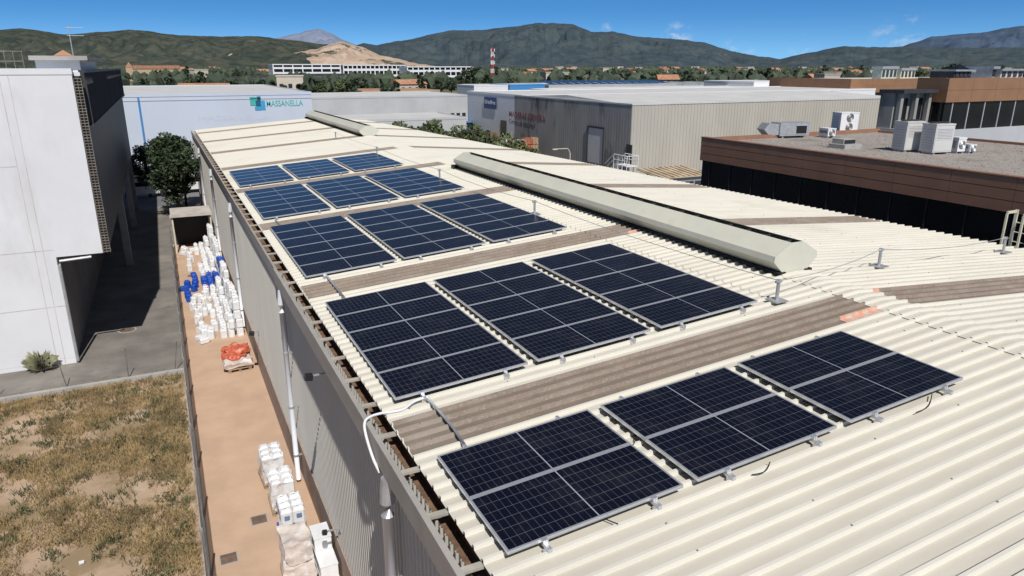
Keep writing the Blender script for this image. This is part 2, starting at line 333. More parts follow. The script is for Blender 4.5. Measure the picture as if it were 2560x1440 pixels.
MB().box(2.235,2.6,Y0,YJ-.03,-.02,1.0).box(2.11,2.6,YJ-.025,Y1-.01,-.02,1.0).build('plinth',m_plinth,wh)
ew=MB()
for yy in(Y0+.1,Y1-.1): X_=xw(yy)-.3; ew.quad((2.3,yy,0),(X_,yy,0),(X_,yy,zr(X_)-.03),(XR,yy,zr(XR)-.03),(2.3,yy,zr(2.4)-.03))
ya,yb=Y0+.1,Y1-.1; xa,xb=xw(ya)-.3,xw(yb)-.3
ym=6.; xm=xw(ym)-.3
ew.quad((xa,ya,0),(xm,ym,0),(xm,ym,zr(xm)-.05),(xa,ya,zr(xa)-.05)).quad((xm,ym,0),(xb,yb,0),(xb,yb,zr(xb)-.05),(xm,ym,zr(xm)-.05)); ew.build('end_wall',m_wall,wh)
MB().box(2.085,2.11,Y0,YJ,5.36,5.735).box(2.11,2.16,Y0,YJ,5.70,5.735).box(2.11,2.135,YJ+.002,Y1,5.40,5.735).box(2.135,2.165,YJ+.002,Y1,5.70,5.735).build('gutter_fascia',m_fascia,wh)
MB().box(2.14,2.52,Y0,Y1,5.40,5.43).box(2.50,2.53,Y0,Y1,5.43,5.66).build('gutter_trough',m_gut,wh)
y=1.6
while y<62:
    MB().box(2.145,2.56,y-.045,y+.045,5.665,5.697).build('gutter_strap',m_strap,wh); y+=1.02
fs=MB()
for x in(2.75,4.35,5.95,7.55,9.15,10.75,13,15,17):
    y=Y0+.165
    while y<30:
        if R.random()<.85: fs.tube([(x+R.uniform(-.02,.02),y,zr(x)+.044),(x,y,zr(x)+.058)],.011,6)
        y+=.5
o=fs.build('roof_screw',m_rust,wh); o['kind']='stuff'
# ridge ventilators
def ventil(y0,y1,label):
    zb=zr(XR)-.02; t=thing('ridge_ventilator',label,'roof ventilator',(XR,y0,zb),'ventilators on the warehouse ridge')
    pr=[(-.28,0),(-.62,.32),(-.60,.44),(-.16,.70)]
    for sg in(-1,1):
        m=MB(); P=[(XR+sg*a,zb+b) for a,b in pr]
        for (a,b),(c,d) in zip(P,P[1:]):
            yy=y0
            while yy<y1-.01:
                e=min(yy+2.4,y1); m.quad((a,yy,b),(c,yy,d),(c,e-.008,d),(a,e-.008,b)); yy+=2.4
        for k in range(int((y1-y0)/2.4)+1):
            yy=min(y0+k*2.4+2.4,y1)
            for (a,b),(c,d) in zip(P,P[1:]):
                m.add([(a+sg*.005,yy-.02,b+.003),(c+sg*.005,yy-.02,d+.003),(c+sg*.005,yy+.01,d+.003),(a+sg*.005,yy+.01,b+.003)],[(0,1,2,3)])
        m.build('side_shell',m_vent,t)
    MB().box(XR-.145,XR+.145,y0+.04,y1-.04,zb+.54,zb+.58).build('throat',m_dark,t)
    yy=y0+.3
    while yy<y1: MB().box(XR-.155,XR+.155,yy,yy+.04,zb+.62,zb+.66).build('grille_bar',m_bars,t); yy+=.6
    for yy in(y0-.012,y1+.012):
        po=[(XR+a,zb+b) for a,b in pr]+[(XR-a,zb+b) for a,b in reversed(pr)]
        MB().prism(po,'y',yy-.01,yy+.01).build('end_cap',m_vent,t)
    fl=MB()
    for sg in(-1,1): fl.box(min(XR+sg*.28,XR+sg*.48),max(XR+sg*.28,XR+sg*.48),y0-.05,y1+.05,zb+.02,zb+.085)
    fl.build('base_flashing',m_dark,t)
    fo=MB().obox((XR-.5,y1+.1,zb-.03),.28,.3,.2); fo.build('end_foot',m_black,t)
ventil(10.5,28.8,'long cream ridge ventilator nearer the camera beside the dark skylights')
ventil(45.,63.3,'distant cream ridge ventilator at the far end of the roof')
# solar arrays
L=2.23; W=1.0; PW=1.015
def bar(mb,x0,x1,y0,y1,z0,z1): return mb.box(x0,x1,y0,y1,z0,z1)
gl=MB(); gl.add([(.024,.024,-.003),(L-.024,.024,-.003),(L-.024,W-.024,-.003),(.024,W-.024,-.003)],[(0,1,2,3)]); gl.uv=[(0,0),(1,0),(1,1),(0,1)]
fr=MB(); bar(fr,0,L,0,.024,-.04,0);bar(fr,0,L,W-.024,W,-.04,0);bar(fr,0,.024,.024,W-.024,-.04,0);bar(fr,L-.024,L,.024,W-.024,-.04,0)
glo=gl.build('solar_panel',m_pv); fro=fr.build('frame',m_alu); gme,fme=glo.data,fro.data
bpy.data.objects.remove(glo); bpy.data.objects.remove(fro)
rows=[(5.52,2,1.035,'nearest row'),(9.43,5,.995,'second row from the camera'),(16.6,6,1.0,'third row from the camera'),(24.1,6,.965,'fourth row from the camera'),(31.45,5,.95,'farthest row')]
cols=[(2.62,'left array beside the gutter'),(5.06,'middle array'),(7.54,'right array toward the ridge')]
nw={2:'two',5:'five',6:'six'}
for (yy,n,sy,rn) in rows:
    for ci,(xx,cn) in enumerate(cols):
        xo=xx-(.0 if n==2 else .03*ci)
        t=thing('solar_array',f'{nw[n]}-panel solar array in the {rn}, {cn}','solar panels',(xo,yy,zr(xo)+.145),'solar arrays on the roof',local=True)
        t.rotation_euler=(0,-math.atan(S),0); t.scale=(1,sy,1)
        for i in range(n):
            p=link('solar_panel',gme,t,Vector()); p.location=(0,i*PW,0); link('frame',fme,p,Vector())
        D=n*PW
        for rx in(.42,L-.42):
            m=MB(); m.box(rx-.022,rx+.022,-.13,D+.12,-.088,-.042); 
            m.build('mounting_rail',m_alu,t)
            m=MB(); m.box(rx-.03,rx+.03,-.04,-.002,-.042,.004).box(rx-.045,rx+.045,-.10,-.04,-.135,-.09).box(rx-.008,rx+.008,-.05,-.03,-.04,.012); m.build('end_clamp',m_alu,t)
def cable(name,label,pts,r,mat,cat,n=8):
    b=Vector(pts[0]); return tag(MB().tube(pts,r,n).build(name,mat,base=b,smooth=True),label,cat)
def arc(p,q,sag=0,n=10):
    p,q=Vector(p),Vector(q); return [p.lerp(q,i/n)+Vector((0,0,-sag*4*(i/n)*(1-i/n))) for i in range(n+1)]
cable('conduit','grey conduit pipe crossing the nearest dark skylight strip',[roofp(1165,1120,.08),roofp(1130,1070,.09),roofp(1070,1000,.09)],.02,m_galv,'conduit')
cable('conduit','short grey conduit crossing the skylight between second and third rows',[roofp(862,748,.08),roofp(815,690,.09)],.024,m_galv,'conduit')
cable('conduit','small conduit between the third and fourth panel rows near the gutter',[roofp(706,570,.08),roofp(688,550,.09)],.024,m_galv,'conduit')
P=[roofp(1070,995,.08),roofp(1005,1026,.07)]; e=P[1]
pp=[P[0],P[0].lerp(e,.5)+Vector((0,.06,.0)),e,Vector((2.34,e.y+.05,5.79)),Vector((2.14,e.y-.02,5.80)),Vector((2.055,e.y-.10,5.76)),Vector((2.04,e.y-.22,5.62)),Vector((2.05,e.y-.5,5.42)),Vector((2.10,e.y-.62,5.25))]
def spline(P,k=6):
    P=[Vector(p) for p in P]; out=[]
    for i in range(len(P)-1):
        a,b,c,d=P[max(i-1,0)],P[i],P[i+1],P[min(i+2,len(P)-1)]
        for j in range(k):
            t=j/k; out.append(.5*((2*b)+(c-a)*t+(2*a-5*b+4*c-d)*t*t+(3*b-a-3*c+d)*t**3))
    return out+[P[-1]]
cable('flexible_conduit','white flexible conduit looping from the panels over the gutter edge',spline(pp),.021,m_white,'conduit')
for (u0,v0,u1,v1,lb) in((1500,1290,1545,1310,'black cable end hanging under the nearest left array'),(1880,1185,1925,1155,'thin black cable beside the nearest middle array'),(2290,1030,2330,985,'thin black cable beside the nearest right array'),(1560,1120,1590,1085,'black cable between the nearest left and middle arrays')):
    a,b=roofp(u0,v0,.05),roofp(u1,v1,.06); cable('cable',lb,spline([a,a.lerp(b,.4)+Vector((.03,-.06,0)),b]),.007,m_blackc,'cable',5)
# lifeline
def post(x,y,label,h=.38):
    z=zr(x)+.05; t=thing('lifeline_post',label,'anchor post',(x,y,z),'safety line anchor posts on the roof')
    MB().obox((x,y,z),.30,.30,.022).build('base_plate',m_galv,t)
    MB().tube([(x,y,z+.02),(x,y,z+h)],.034,10).build('post',m_galv,t)
    MB().tube([(x-.075,y,z+h),(x+.075,y,z+h)],.026,8).tube([(x,y,z+h-.02),(x,y,z+h+.04)],.045,10).build('cable_eye',m_galv,t)
    return Vector((x,y,z+h+.02))
LP=[post(10.16,9.4,'galvanised anchor post nearest the camera on the left roof slope'),post(9.9,18.9,'anchor post on the roof beside the third panel row'),post(9.75,26.8,'anchor post on the roof beside the fourth panel row'),post(9.75,36,'anchor post just past the farthest panel row'),post(9.75,45.5,'smallest distant anchor post on the far roof')]
RPp=post(14.3,10.4,'galvanised anchor post on the right roof slope beyond the ventilator'); RP2=post(19.9,10.9,'anchor post near the right roof edge by the ladder')
for i in range(len(LP)-1): cable('lifeline_cable',['thin steel safety cable along the second and third rows','thin steel safety cable between third and fourth row posts','thin steel safety cable beyond the fourth row','thin steel safety cable on the far roof'][i],arc(LP[i],LP[i+1],.10,14),.008,m_galv,'cable',5)
cable('lifeline_cable','thin steel safety cable crossing the ridge to the right slope',arc(LP[0],RPp,.10),.008,m_galv,'cable',5); cable('lifeline_cable','thin steel safety cable running to the right roof edge',arc(RPp,RP2,.12),.008,m_galv,'cable',5)
# ladder head at right edge
lx=21.75; ly=atX(2548,600,lx).y
t=thing('roof_ladder','cream steel ladder head with rails at the right roof edge','ladder',(lx,ly,5.0))
for dy in(-.22,.22): MB().box(lx-.025,lx+.025,ly+dy-.04,ly+dy+.04,3.5,6.7).box(lx-.45,lx-.025,ly+dy-.025,ly+dy+.025,6.62,6.69).box(lx-.47,lx-.42,ly+dy-.025,ly+dy+.025,5.7,6.62).build('stile',m_cream,t)
for k in range(9): MB().tube([(lx,ly-.22,4.1+.28*k),(lx,ly+.22,4.1+.28*k)],.018,6).build('rung',m_cream,t)
# downpipes
def downpipe(y,zt,label,r=.062):
    x=2.09 if y<YJ else 2.06; t=thing('downpipe',label,'downpipe',(x,y,0),'white downpipes on the long wall')
    MB().tube([(x,y,.1),(x,y,zt-.55)],r,14).build('pipe',m_pipe,t,smooth=True)
    MB().tube([(x,y,zt-.55),(x,y,zt-.35),(x+.02,y,zt-.2),(x+.05,y,zt)],r*1.2,12,r*1.5).build('hopper',m_galv if r>.07 else m_pipe,t)
    for z in(.8,2.2,3.7): MB().tube([(x,y,z),(x,y,z+.05)],r+.012,12).box(x,x+.20,y-.02,y+.02,z,z+.04).build('bracket',m_galv,t)
downpipe(8.2,5.34,'thick downpipe nearest the camera below the flexible conduit',.078)
for y,lb in((17.4,'tall white downpipe beside the near wrapped pallets'),(30.4,'white downpipe rising beside the pile of white jerrycans'),(41.5,'white downpipe near the far end of the jerrycan pile'),(53.,'farthest white downpipe by the dark tree')): downpipe(y,5.36,lb)
def flood(y,z,label,k=1.):
    xx=2.27 if y<YJ else 2.14
    t=thing('floodlight',label,'floodlight',(xx,y,z),'floodlights on the long wall')
    MB().box(1.98,xx,y-.015,y+.015,z-.015,z+.015).box(xx-.02,xx+.02,y-.06,y+.06,z-.06,z+.06).build('arm',m_galv,t)
    MB().prism([(2.0-.18*k,z-.06*k),(2.0-.15*k,z+.045*k),(2.0,z+.03*k),(1.98,z-.085*k)],'y',y-.09*k,y+.09*k).build('lamp_head',m_black,t)
    MB().quad((2.0-.183*k,y-.08*k,z-.058*k),(2.0-.183*k,y+.08*k,z-.058*k),(1.97,y+.08*k,z-.09*k),(1.97,y-.08*k,z-.09*k)).build('lens',m_glass,t)
for (u,v,lb,k) in((775,940,'black floodlight high on the wall between two downpipes',.9),(812,1330,'small floodlight low on the wall above the pallets',.6),(632,832,'small distant floodlight on the wall above the red sacks',1.)):
    p=atX(u,v,1.95); flood(p.y,p.z,lb,k)
# ---------------------------------------------------------------- fence
t=thing('mesh_fence','grey wire mesh fence along the left edge of the path','fence',(-.33,27,0))
fx=-.33; y=4.
while y<48: MB().tube([(fx,y,0),(fx,y,1.55)],.028,8).build('post',m_galv,t); y+=2.5
fm=MB(); 
for k in range(9): fm.box(fx-.004,fx+.004,4,46.6,.08+k*.175,.088+k*.175)
y=4.
while y<46.5: fm.box(fx-.003,fx+.003,y,y+.006,.08,1.5); y+=.10
fm.build('wire_mesh',M('fence_wire',(.17,.16,.15),.6,metal=.3),t); MB().box(fx-.07,fx+.05,2,47,-.02,.14).build('kerb_base',m_conc,t)
t=thing('wire_fence','low broken wire fence with thin leaning posts beside the alley','fence',(-3,26.7,0))
PF=[(-6.2,26.75,.05),(-4.1,26.9,-.12),(-2.2,26.85,.04),(-.7,26.8,.2)]
for (x,y,l) in PF: MB().tube([(x,y,0),(x+l,y,1.15)],.018,6).build('post',m_rust,t)
wmb=MB()
for z in(.45,.85,1.1):
    for a,b in zip(PF,PF[1:]): wmb.tube(arc((a[0]+a[2]*z/1.25,a[1],z),(b[0]+b[2]*z/1.25,b[1],z),.06,6),.0025,4)
wmb.build('wire',m_rust,t)
# ---------------------------------------------------------------- path goods
def jerry(mat,label,cat,group,cap):
    t=thing('jerrycan',label,cat,(0,0,0),group,local=True)
    m=MB(); a,b=.135,.115
    def ring(k,z,c=.035): return [(x*k,y*k,z) for x,y in((-a+c,-b),(a-c,-b),(a,-b+c),(a,b-c),(a-c,b),(-a+c,b),(-a,b-c),(-a,-b+c))]
    R_=[ring(.94,0),ring(1,.03),ring(1,.15),ring(.97,.165),ring(1,.18),ring(1,.32),ring(.85,.365),ring(.5,.38)]
    vs=sum(R_,[]); fs=[tuple(reversed(range(8)))]+[(i*8+k,i*8+(k+1)%8,i*8+8+(k+1)%8,i*8+8+k) for i in range(7) for k in range(8)]+[tuple(56+k for k in range(8))]
    m.add(vs,fs); m.tube([(-.10,0,.36),(-.085,0,.415),(.0,0,.425),(.045,0,.37)],.017,6); m.build('body',mat,t)
    MB().tube([(.085,0,.36),(.085,0,.415)],.03,10).build('cap',cap,t); return t
jw=jerry(m_jer,'white plastic jerrycan in the long pile beside the warehouse wall','jerrycan','white jerrycans piled along the wall',m_red)
jw2=jerry(m_jer,'white plastic jerrycan in the long pile beside the warehouse wall','jerrycan','white jerrycans piled along the wall',m_jer)
jb=jerry(m_blue,'blue plastic jerrycan in the cluster halfway along the white pile','jerrycan','blue jerrycans among the white ones',m_blue)
used=set(); rj=random.Random(5); spots=[]
y=29.6
while y<46.5:
    hgt=2+(noise.noise(Vector((y*.4,1,0)))>.0)
    for ci,x in enumerate((1.84,1.54,1.24,.95)):
        if ci==3 and noise.noise(Vector((y*.7,4,0)))<.05: continue
        lay=max(1,hgt-ci+(1 if ci==0 else 0)) if ci<3 else 1
        for k in range(lay): spots.append((x+rj.uniform(-.03,.03),y+rj.uniform(-.03,.03),k*.385,rj.choice((0,math.pi/2))+rj.uniform(-.12,.12),'b' if (36.6<y<39.2 and (k==lay-1 or ci>1)) else 'w',0))
    y+=.36
for k in range(46):
    yy=rj.choice((rj.uniform(28.2,33),rj.uniform(33,36),rj.uniform(41,46))); x=rj.uniform(.2,1.0)
    spots.append((x,yy,.0,rj.uniform(0,6),'w',1 if rj.random()<.3 else 0))
for k in range(16): spots.append((rj.uniform(-.05,.95),rj.gauss(37,1.0),0,rj.uniform(0,6),'b',1 if rj.random()<.4 else 0))
kept=[]
for s in spots:
    if s[2]==0 and any(abs(s[0]-q[0])<.24 and abs(s[1]-q[1])<.24 and q[2]==0 for q in kept): continue
    kept.append(s)
for i,(x,y,z,rz,kd,lie) in enumerate(kept):
    p=jb if kd=='b' else (jw if i%4==0 else jw2)
    if p not in used: o=p; used.add(p); o.location=(x,y,z); o.rotation_euler=(0,0,rz)
    else: o=dup(p,(x,y,z),rz)
    if lie: o.rotation_euler=(math.pi/2,0,rz); o.location.z+=.118
def pallet(x,y,rz,label,mat=m_wood,k=1.):
    m=MB(); cs,sn=math.cos(rz),math.sin(rz)
    def b(dx,dy,sx,sy,z0,sz): dx*=k;dy*=k; m.obox((x+dx*cs-dy*sn,y+dx*sn+dy*cs,z0),sx*k,sy*k,sz,rz)
    for i in range(5): b(0,-.5+.25*i,.8,.16,.105,.022)
    for i in(-.35,0,.35):
        b(i,0,.1,1.16,.083,.022); b(i,0,.1,1.16,0,.018)
        for j in(-.5,0,.5): b(i,j,.1,.1,.018,.065)
    return tag(m.build('pallet',mat,base=(x,y,0)),label,'pallet')
pallet(1.4,26.3,.1,'wooden pallet under the orange red sacks'); 
t=thing('sack_load','crumpled orange red plastic sacks heaped on a pallet by the wall','sacks',(1.4,26.3,.13))
MB().lumpy(.93,1.9,25.7,26.9,.13,.44,10,.09,1,.25,4).build('lower_sack',m_film,t,smooth=True); MB().lumpy(.95,1.72,25.9,26.75,.40,.56,12,.13,2,.35,5).build('upper_sack',m_redbag,t); MB().lumpy(1.2,1.88,26.2,26.95,.48,.66,12,.13,5,.4,5).build('upper_sack',m_redbag,t); MB().lumpy(1.0,1.5,26.3,26.9,.48,.68,10,.12,9,.4,5).build('upper_sack',m_redbag,t)
def cans_load(x,y,nx,ny,nz_,label,film=True):
    t=thing('wrapped_load',label,'pallet load',(x,y,.13))
    for k in range(nz_):
        m=MB()
        for i in range(nx):
            for j in range(ny):
                px,py=x+(i-(nx-1)/2)*.27+R.uniform(-.015,.015),y+(j-(ny-1)/2)*.27; z=.13+k*.40
                m.obox((px,py,z),.25,.25,.30,R.uniform(-.12,.12)); m.obox((px,py,z+.30),.24,.24,.06,0,.6)
                m.tube([(px+.07,py,z+.34),(px+.07,py,z+.38)],.03,8)
        m.build('can_layer',m_jer,t)
    hx,hy=nx*.135+.01,ny*.135+.01
    MB().lumpy(x-hx,x+hx,y-hy,y+hy,.12,.13+.40*nz_-.10,9,.06,y,.07,4).build('film_wrap',m_filmw,t)
pallet(1.5,17.9,.06,'wooden pallet under the farther film wrapped can load',k=.78); cans_load(1.5,17.9,2,3,2,'film wrapped load of white cans, farthest of the near pallets')
pallet(1.55,16.55,0,'wooden pallet under the second film wrapped can load',k=.78); cans_load(1.55,16.55,2,3,2,'film wrapped load of white cans just behind the blue pallet')
pallet(1.58,15.2,0,'blue plastic pallet carrying loose white jerrycans',m_blue,.78)
jn=jerry(m_jer,'white jerrycan standing on the blue pallet','jerrycan','white jerrycans on the blue pallet',m_jer)
MB().add([(-.138,-.05,.14),(-.138,.05,.14),(-.138,.05,.26),(-.138,-.05,.26)],[(0,3,2,1)]).add([(-.06,-.118,.14),(.06,-.118,.14),(.06,-.118,.26),(-.06,-.118,.26)],[(0,1,2,3)]).build('label_sticker',M('sticker',(.16,.22,.36),.6),jn)
k=0
for i in range(2):
    for j in range(3):
        loc=(1.44+i*.28,14.93+j*.27,.128)
        for q in range(2):
            lo=(loc[0],loc[1],loc[2]+q*.39)
            if k==0: jn.location=lo
            else: dup(jn,lo,R.uniform(-.15,.15))
            k+=1
pallet(1.45,13.6,0,'wooden pallet under the tall wrapped sacks at the frame bottom',k=.85)
t=thing('wrapped_load','tall film wrapped stack of pale sacks nearest the camera','pallet load',(1.45,13.6,.13))
MB().lumpy(1.13,1.74,13.15,14.05,.13,.62,10,.08,3,.14,4).build('sack_tier',m_film,t,smooth=True); MB().lumpy(1.15,1.72,13.2,14.0,.60,1.10,10,.10,8,.18,4).build('sack_tier',m_film,t,smooth=True)
for k,(x,y,z) in enumerate(((1.98,13.7,0),(1.98,13.7,.32),(1.98,13.7,.64),(1.98,13.15,0),(1.98,13.15,.32))):
    m=MB(); m.box(x-.18,x+.18,y-.26,y+.26,z,z+.02)
    for a,b,c,d in((x-.18,x+.18,y-.26,y-.24),(x-.18,x+.18,y+.24,y+.26),(x-.18,x-.16,y-.24,y+.24),(x+.16,x+.18,y-.24,y+.24)): m.box(a,b,c,d,z+.02,z+.30)
    m.box(x-.19,x+.19,y-.27,y+.27,z+.30,z+.315)
    tag(m.build('crate',m_jer,base=(x,y,z)),['white crate at the bottom of the taller stack by the wall','white crate in the middle of the taller stack by the wall','white crate on top of the taller stack by the wall','white crate at the bottom of the shorter stack by the wall','white crate on top of the shorter stack by the wall'][k],'crate')
for (u,v,lb) in((648,1300,'rusty square manhole cover beside the blue pallet'),(572,1397,'rusty manhole cover near the fence at the frame bottom'),(478,690,'distant manhole cover in the path beside the blue jerrycans')):
    p=atZ(u,v); t=thing('manhole_cover',lb,'manhole cover',(p.x,p.y,0)); m=MB().box(p.x-.2,p.x+.2,p.y-.2,p.y+.2,0,.012)
    m.build('frame',m_conc,t); m=MB().box(p.x-.17,p.x+.17,p.y-.17,p.y+.17,.012,.02)
    for k in range(6): m.box(p.x-.16,p.x+.16,p.y-.15+k*.055,p.y-.13+k*.055,.02,.026)
    m.build('lid',m_iron,t)
p=atZ(318,825); t=thing('drain_cover','round iron drain cover at the edge of the alley shadow','manhole cover',(p.x,p.y,0)); MB().tube([(p.x,p.y,-.005),(p.x,p.y,.006)],.36,24).build('rim',m_conc,t); MB().tube([(p.x,p.y,.0),(p.x,p.y,.012)],.30,24).build('lid',m_iron,t)
t=thing('shelter','low flat roofed shelter across the far end of the path','shelter',(1,46.5,0))
MB().box(-.2,2.05,45.4,48,2.2,2.3).box(-.25,2.05,45.34,45.4,2.18,2.36).build('flat_roof',M('shelter_roof',(.48,.44,.40),.8),t)
for x,y in((-.12,45.5),(-.12,47.8),(1.95,45.5),(1.95,47.8)): MB().box(x-.04,x+.04,y-.04,y+.04,0,2.2).build('post',m_cream,t)
MB().box(-.15,2.05,47.9,47.95,0,2.2).build('back_panel',m_dwall,t)
for (u,v,lb) in((205,1408,'white scrap of litter lying in the vacant plot'),(352,982,'white plastic scrap on the kerb of the vacant plot')):
    p=atZ(u,v,.05); m=MB().lumpy(p.x-.06,p.x+.06,p.y-.05,p.y+.05,p.z,p.z+.05,3,.04,u,.3); tag(m.build('litter',m_white,base=p),lb,'litter')
# ---------------------------------------------------------------- left white building
t=thing('white_building','white rendered building with overhanging upper floor at left','building',(-3,29.3,0))
YB=29.3
MB().box(-30,-2.52,YB,YB+.35,4.08,10.35).box(-30,-4.0,YB,YB+.35,-.02,4.08).build('front_wall',m_render,t)
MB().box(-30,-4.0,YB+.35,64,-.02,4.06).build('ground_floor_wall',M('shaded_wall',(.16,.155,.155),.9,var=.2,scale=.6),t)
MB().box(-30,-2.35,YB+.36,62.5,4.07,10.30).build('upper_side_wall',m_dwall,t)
MB().box(-30,-2.5,YB-.02,YB+.4,10.35,10.55).box(-30,-2.3,YB+.4,62.6,10.30,10.42).build('parapet',m_render,t)
jm=MB()
for z in(7.35,4.35,2.25): jm.box(-30,-4.62 if z>4.5 else -4.02,YB-.004,YB+.01,z-.014,z+.014)
for x in(-4.6,-4.35,-7.5,-7.25): jm.box(x-.011,x+.011,YB-.003,YB+.01,0.05,10.34)
jm.build('panel_joint',m_joint,t)
lm=MB(); z=4.1
while z<10.2: lm.box(-2.50,-2.26,YB+.03,YB+.33,z,z+.03); z+=.10
for x in(-2.49,-2.38,-2.27): lm.box(x-.010,x+.010,YB+.0,YB+.04,4.08,10.2)
lm.build('corner_louvre',m_rust,t)
fmB=MB(); y=YB+.6
while y<62: fmB.box(-2.36,-2.16,y,y+.05,8.6,10.5); y+=.45
fmB.box(-2.2,-2.14,YB+.4,62.2,8.55,8.65).box(-2.2,-2.14,YB+.4,62.2,10.4,10.5); fmB.build('side_fins',m_dwall,t)
for y in(44,55,62): MB().box(-2.75,-2.4,y-.2,y+.2,0,4.07).build('column',m_conc,t)
MB().box(-3.95,-2.5,33,42,10.42,10.84).build('roof_hut',m_render,t); MB().box(-4.1,-2.2,32.7,42.3,10.84,11.0).build('roof_hut_slab',m_conc,t)
MB().tube([(-2.9,YB-.1,4.0),(-3.9,YB-.1,3.95),(-3.93,YB-.1,3.8),(-3.93,YB-.1,.1)],.05,8).build('drainpipe',m_galv,t)
x,y=atY(185,150,35).x,35; z=11.0
t=thing('antenna','tall television antenna mast on the white building roof','antenna',(x,y,z)); zt=atY(180,66,35).z
MB().tube([(x,y,z),(x,y,zt)],.022,6).build('mast',m_galv,t); m=MB()
for k,zz in enumerate((zt-.05,zt-.35)):
    m.tube([(x-.1,y,zz),(x+.5,y-.1,zz)],.012,5)
    for q in range(6): m.tube([(x-.05+q*.1,y-.2,zz),(x-.05+q*.1,y+.2,zz)],.008,4)
m.build('aerial',m_galv,t)
t=thing('roof_railing','metal railing on the roof of the white building','railing',(-5,33,10.5)); m=MB()
for k in range(7): m.tube([(-6.0+k*.28,33,10.4),(-6.0+k*.28,33,11.15)],.014,5)
m.tube([(-6.0,33,11.15),(-4.3,33,11.15)],.016,5).tube([(-6.0,33,10.8),(-4.3,33,10.8)],.014,5); m.build('bars',m_rust,t)
x,y=atY(158,140,48).x,48; t=thing('brick_chimney','small terracotta coloured chimney on the roof behind the hut','chimney',(x,y,10.4)); MB().box(x-.35,x+.35,y,y+.7,10.42,11.2).build('stack',m_terra,t); MB().add([(x-.45,y-.1,11.2),(x+.45,y-.1,11.2),(x+.45,y+.8,11.2),(x-.45,y+.8,11.2),(x,y+.35,11.5)],[(0,1,4),(1,2,4),(2,3,4),(3,0,4)]).build('cap',m_terra,t)
p=atZ(105,925); r=random.Random(3); m=MB()
for k in range(340):
    a=r.uniform(0,6.28); h=r.uniform(.35,.75); l=r.uniform(.08,.5); d=Vector((math.cos(a),math.sin(a),0)); b=Vector((p.x,p.y,0))+d*r.uniform(0,.18); md=b+d*l*.4+Vector((0,0,h*.75)); tp=b+d*l*1.0+Vector((0,0,h*.62 if l>.35 else h)); sd=Vector((-d.y,d.x,0))*.008
    m.add([b-sd,b+sd,md+sd,tp,md-sd],[(0,1,2,3,4)])
tag(m.build('grass_clump',M('pampas',(.30,.30,.18),.85,var=.4,scale=4),base=(p.x,p.y,0)),'pampas grass clump at the foot of the white wall','plant')
# ---------------------------------------------------------------- trees
def tree_proto(h,rad,ncl,nl,size,mat,seed,label,group,zlow=.25):
    r=random.Random(seed); t=thing('tree',label,'tree',(0,0,0),group,local=True); m=MB()
    m.tube([(0,0,0),(r.uniform(-.1,.1),0,h*.3),(r.uniform(-.2,.2),r.uniform(-.2,.2),h*.75)],h*.028,8,h*.008); cr=MB()
    for k in range(ncl):
        while True:
            q=Vector((r.uniform(-1,1),r.uniform(-1,1),r.uniform(-1,1)))
            if .35<q.length<1.1: break
        zc=h*(zlow+1)/2; zz=zc+q.z*h*(1-zlow)/2*.88; kk=1-.25*max(0,q.z)
        c=Vector((q.x*rad*.86*kk,q.y*rad*.86*kk,zz)); leafblob(cr,c,rad*r.uniform(.18,.40),nl,size,r,.75)
        if k%4==0: m.tube([(0,0,h*.28+r.uniform(0,.25)*h),Vector((0,0,h*.4)).lerp(c,.5),c],h*.010,5,h*.003)
    m.build('trunk',m_bark,t); cr.build('crown',mat,t); return t
tb=tree_proto(6.3,2.1,44,170,.12,m_leaf,1,'big dark leafy tree filling the gap beside the warehouse end',None,.18); tb.location=(.45,57.5,0)
t2=dup(tb,(-1.6,68,0),2,'darker tree behind the big tree, next to the white building',None,(.8,.8,.72)); t3=dup(tb,(1.0,61.5,0),4,'smaller dark tree just behind the big tree beside the warehouse',None,(.6,.6,.9))
far1=tree_proto(9,3.4,22,26,.75,m_leaf,11,'dark tree in the belt between the halls and the hills','trees in the belt below the hills',.15)
far2=tree_proto(8,3.8,22,26,.75,m_leaf2,12,'dark tree in the belt between the halls and the hills','trees in the belt below the hills',.12)
far3=tree_proto(11,2.3,20,26,.7,m_leaf,13,'dark tree in the belt between the halls and the hills','trees in the belt below the hills',.1)
hb=tree_proto(3.6,2.0,26,110,.15,m_leaf2,21,'olive green bush in the row behind the far roof edge','bushes behind the far roof edge',.05); 
for k,(x,y,s) in enumerate(((20.5,66,1.5),(22.0,64,1.55),(23.2,61,1.48),(24.4,58,1.55),(22,69,1.45),(24,67,1.5),(25.8,63,1.45),(25.4,55,1.4),(26.5,59,1.35),(26.0,51,1.2),(28.4,57,1.2),(24.8,71,1.45))):
    if k==0: hb.location=(x,y,0); hb.scale=(s*.75,s*.75,s)
    else: dup(hb,(x,y,0),k*1.3,None,None,(s*.75,s*.75,s))
rt=random.Random(31); protos=[far1,far2,far3]; usedp=set(); cnt=0
def blocked(x,y): return (-30<x<62 and y<152) or (40<x<125 and y<162) or (60<x<230 and 100<y<235)
while cnt<200:
    u=rt.uniform(330,2600); d=rt.choice((rt.uniform(170,330),rt.uniform(230,650),rt.uniform(300,800))); dr=ray(u,180); a=math.atan2(dr.x,dr.y); x,y=d*math.sin(a),d*math.cos(a)
    if blocked(x,y) or (440<y<560 and x<470 and rt.random()<.9): continue
    if 300<y<440 and x<300 and rt.random()<.5: continue
    s=rt.uniform(.6,1.05)*(.75 if d<330 else 1); p=rt.choice(protos)
    if p not in usedp: usedp.add(p); p.location=(x,y,0); p.scale=(s,s,s)
    else: dup(p,(x,y,0),rt.uniform(0,6),None,None,(s,s,s*rt.uniform(.85,1.15)))
    cnt+=1
import bmesh
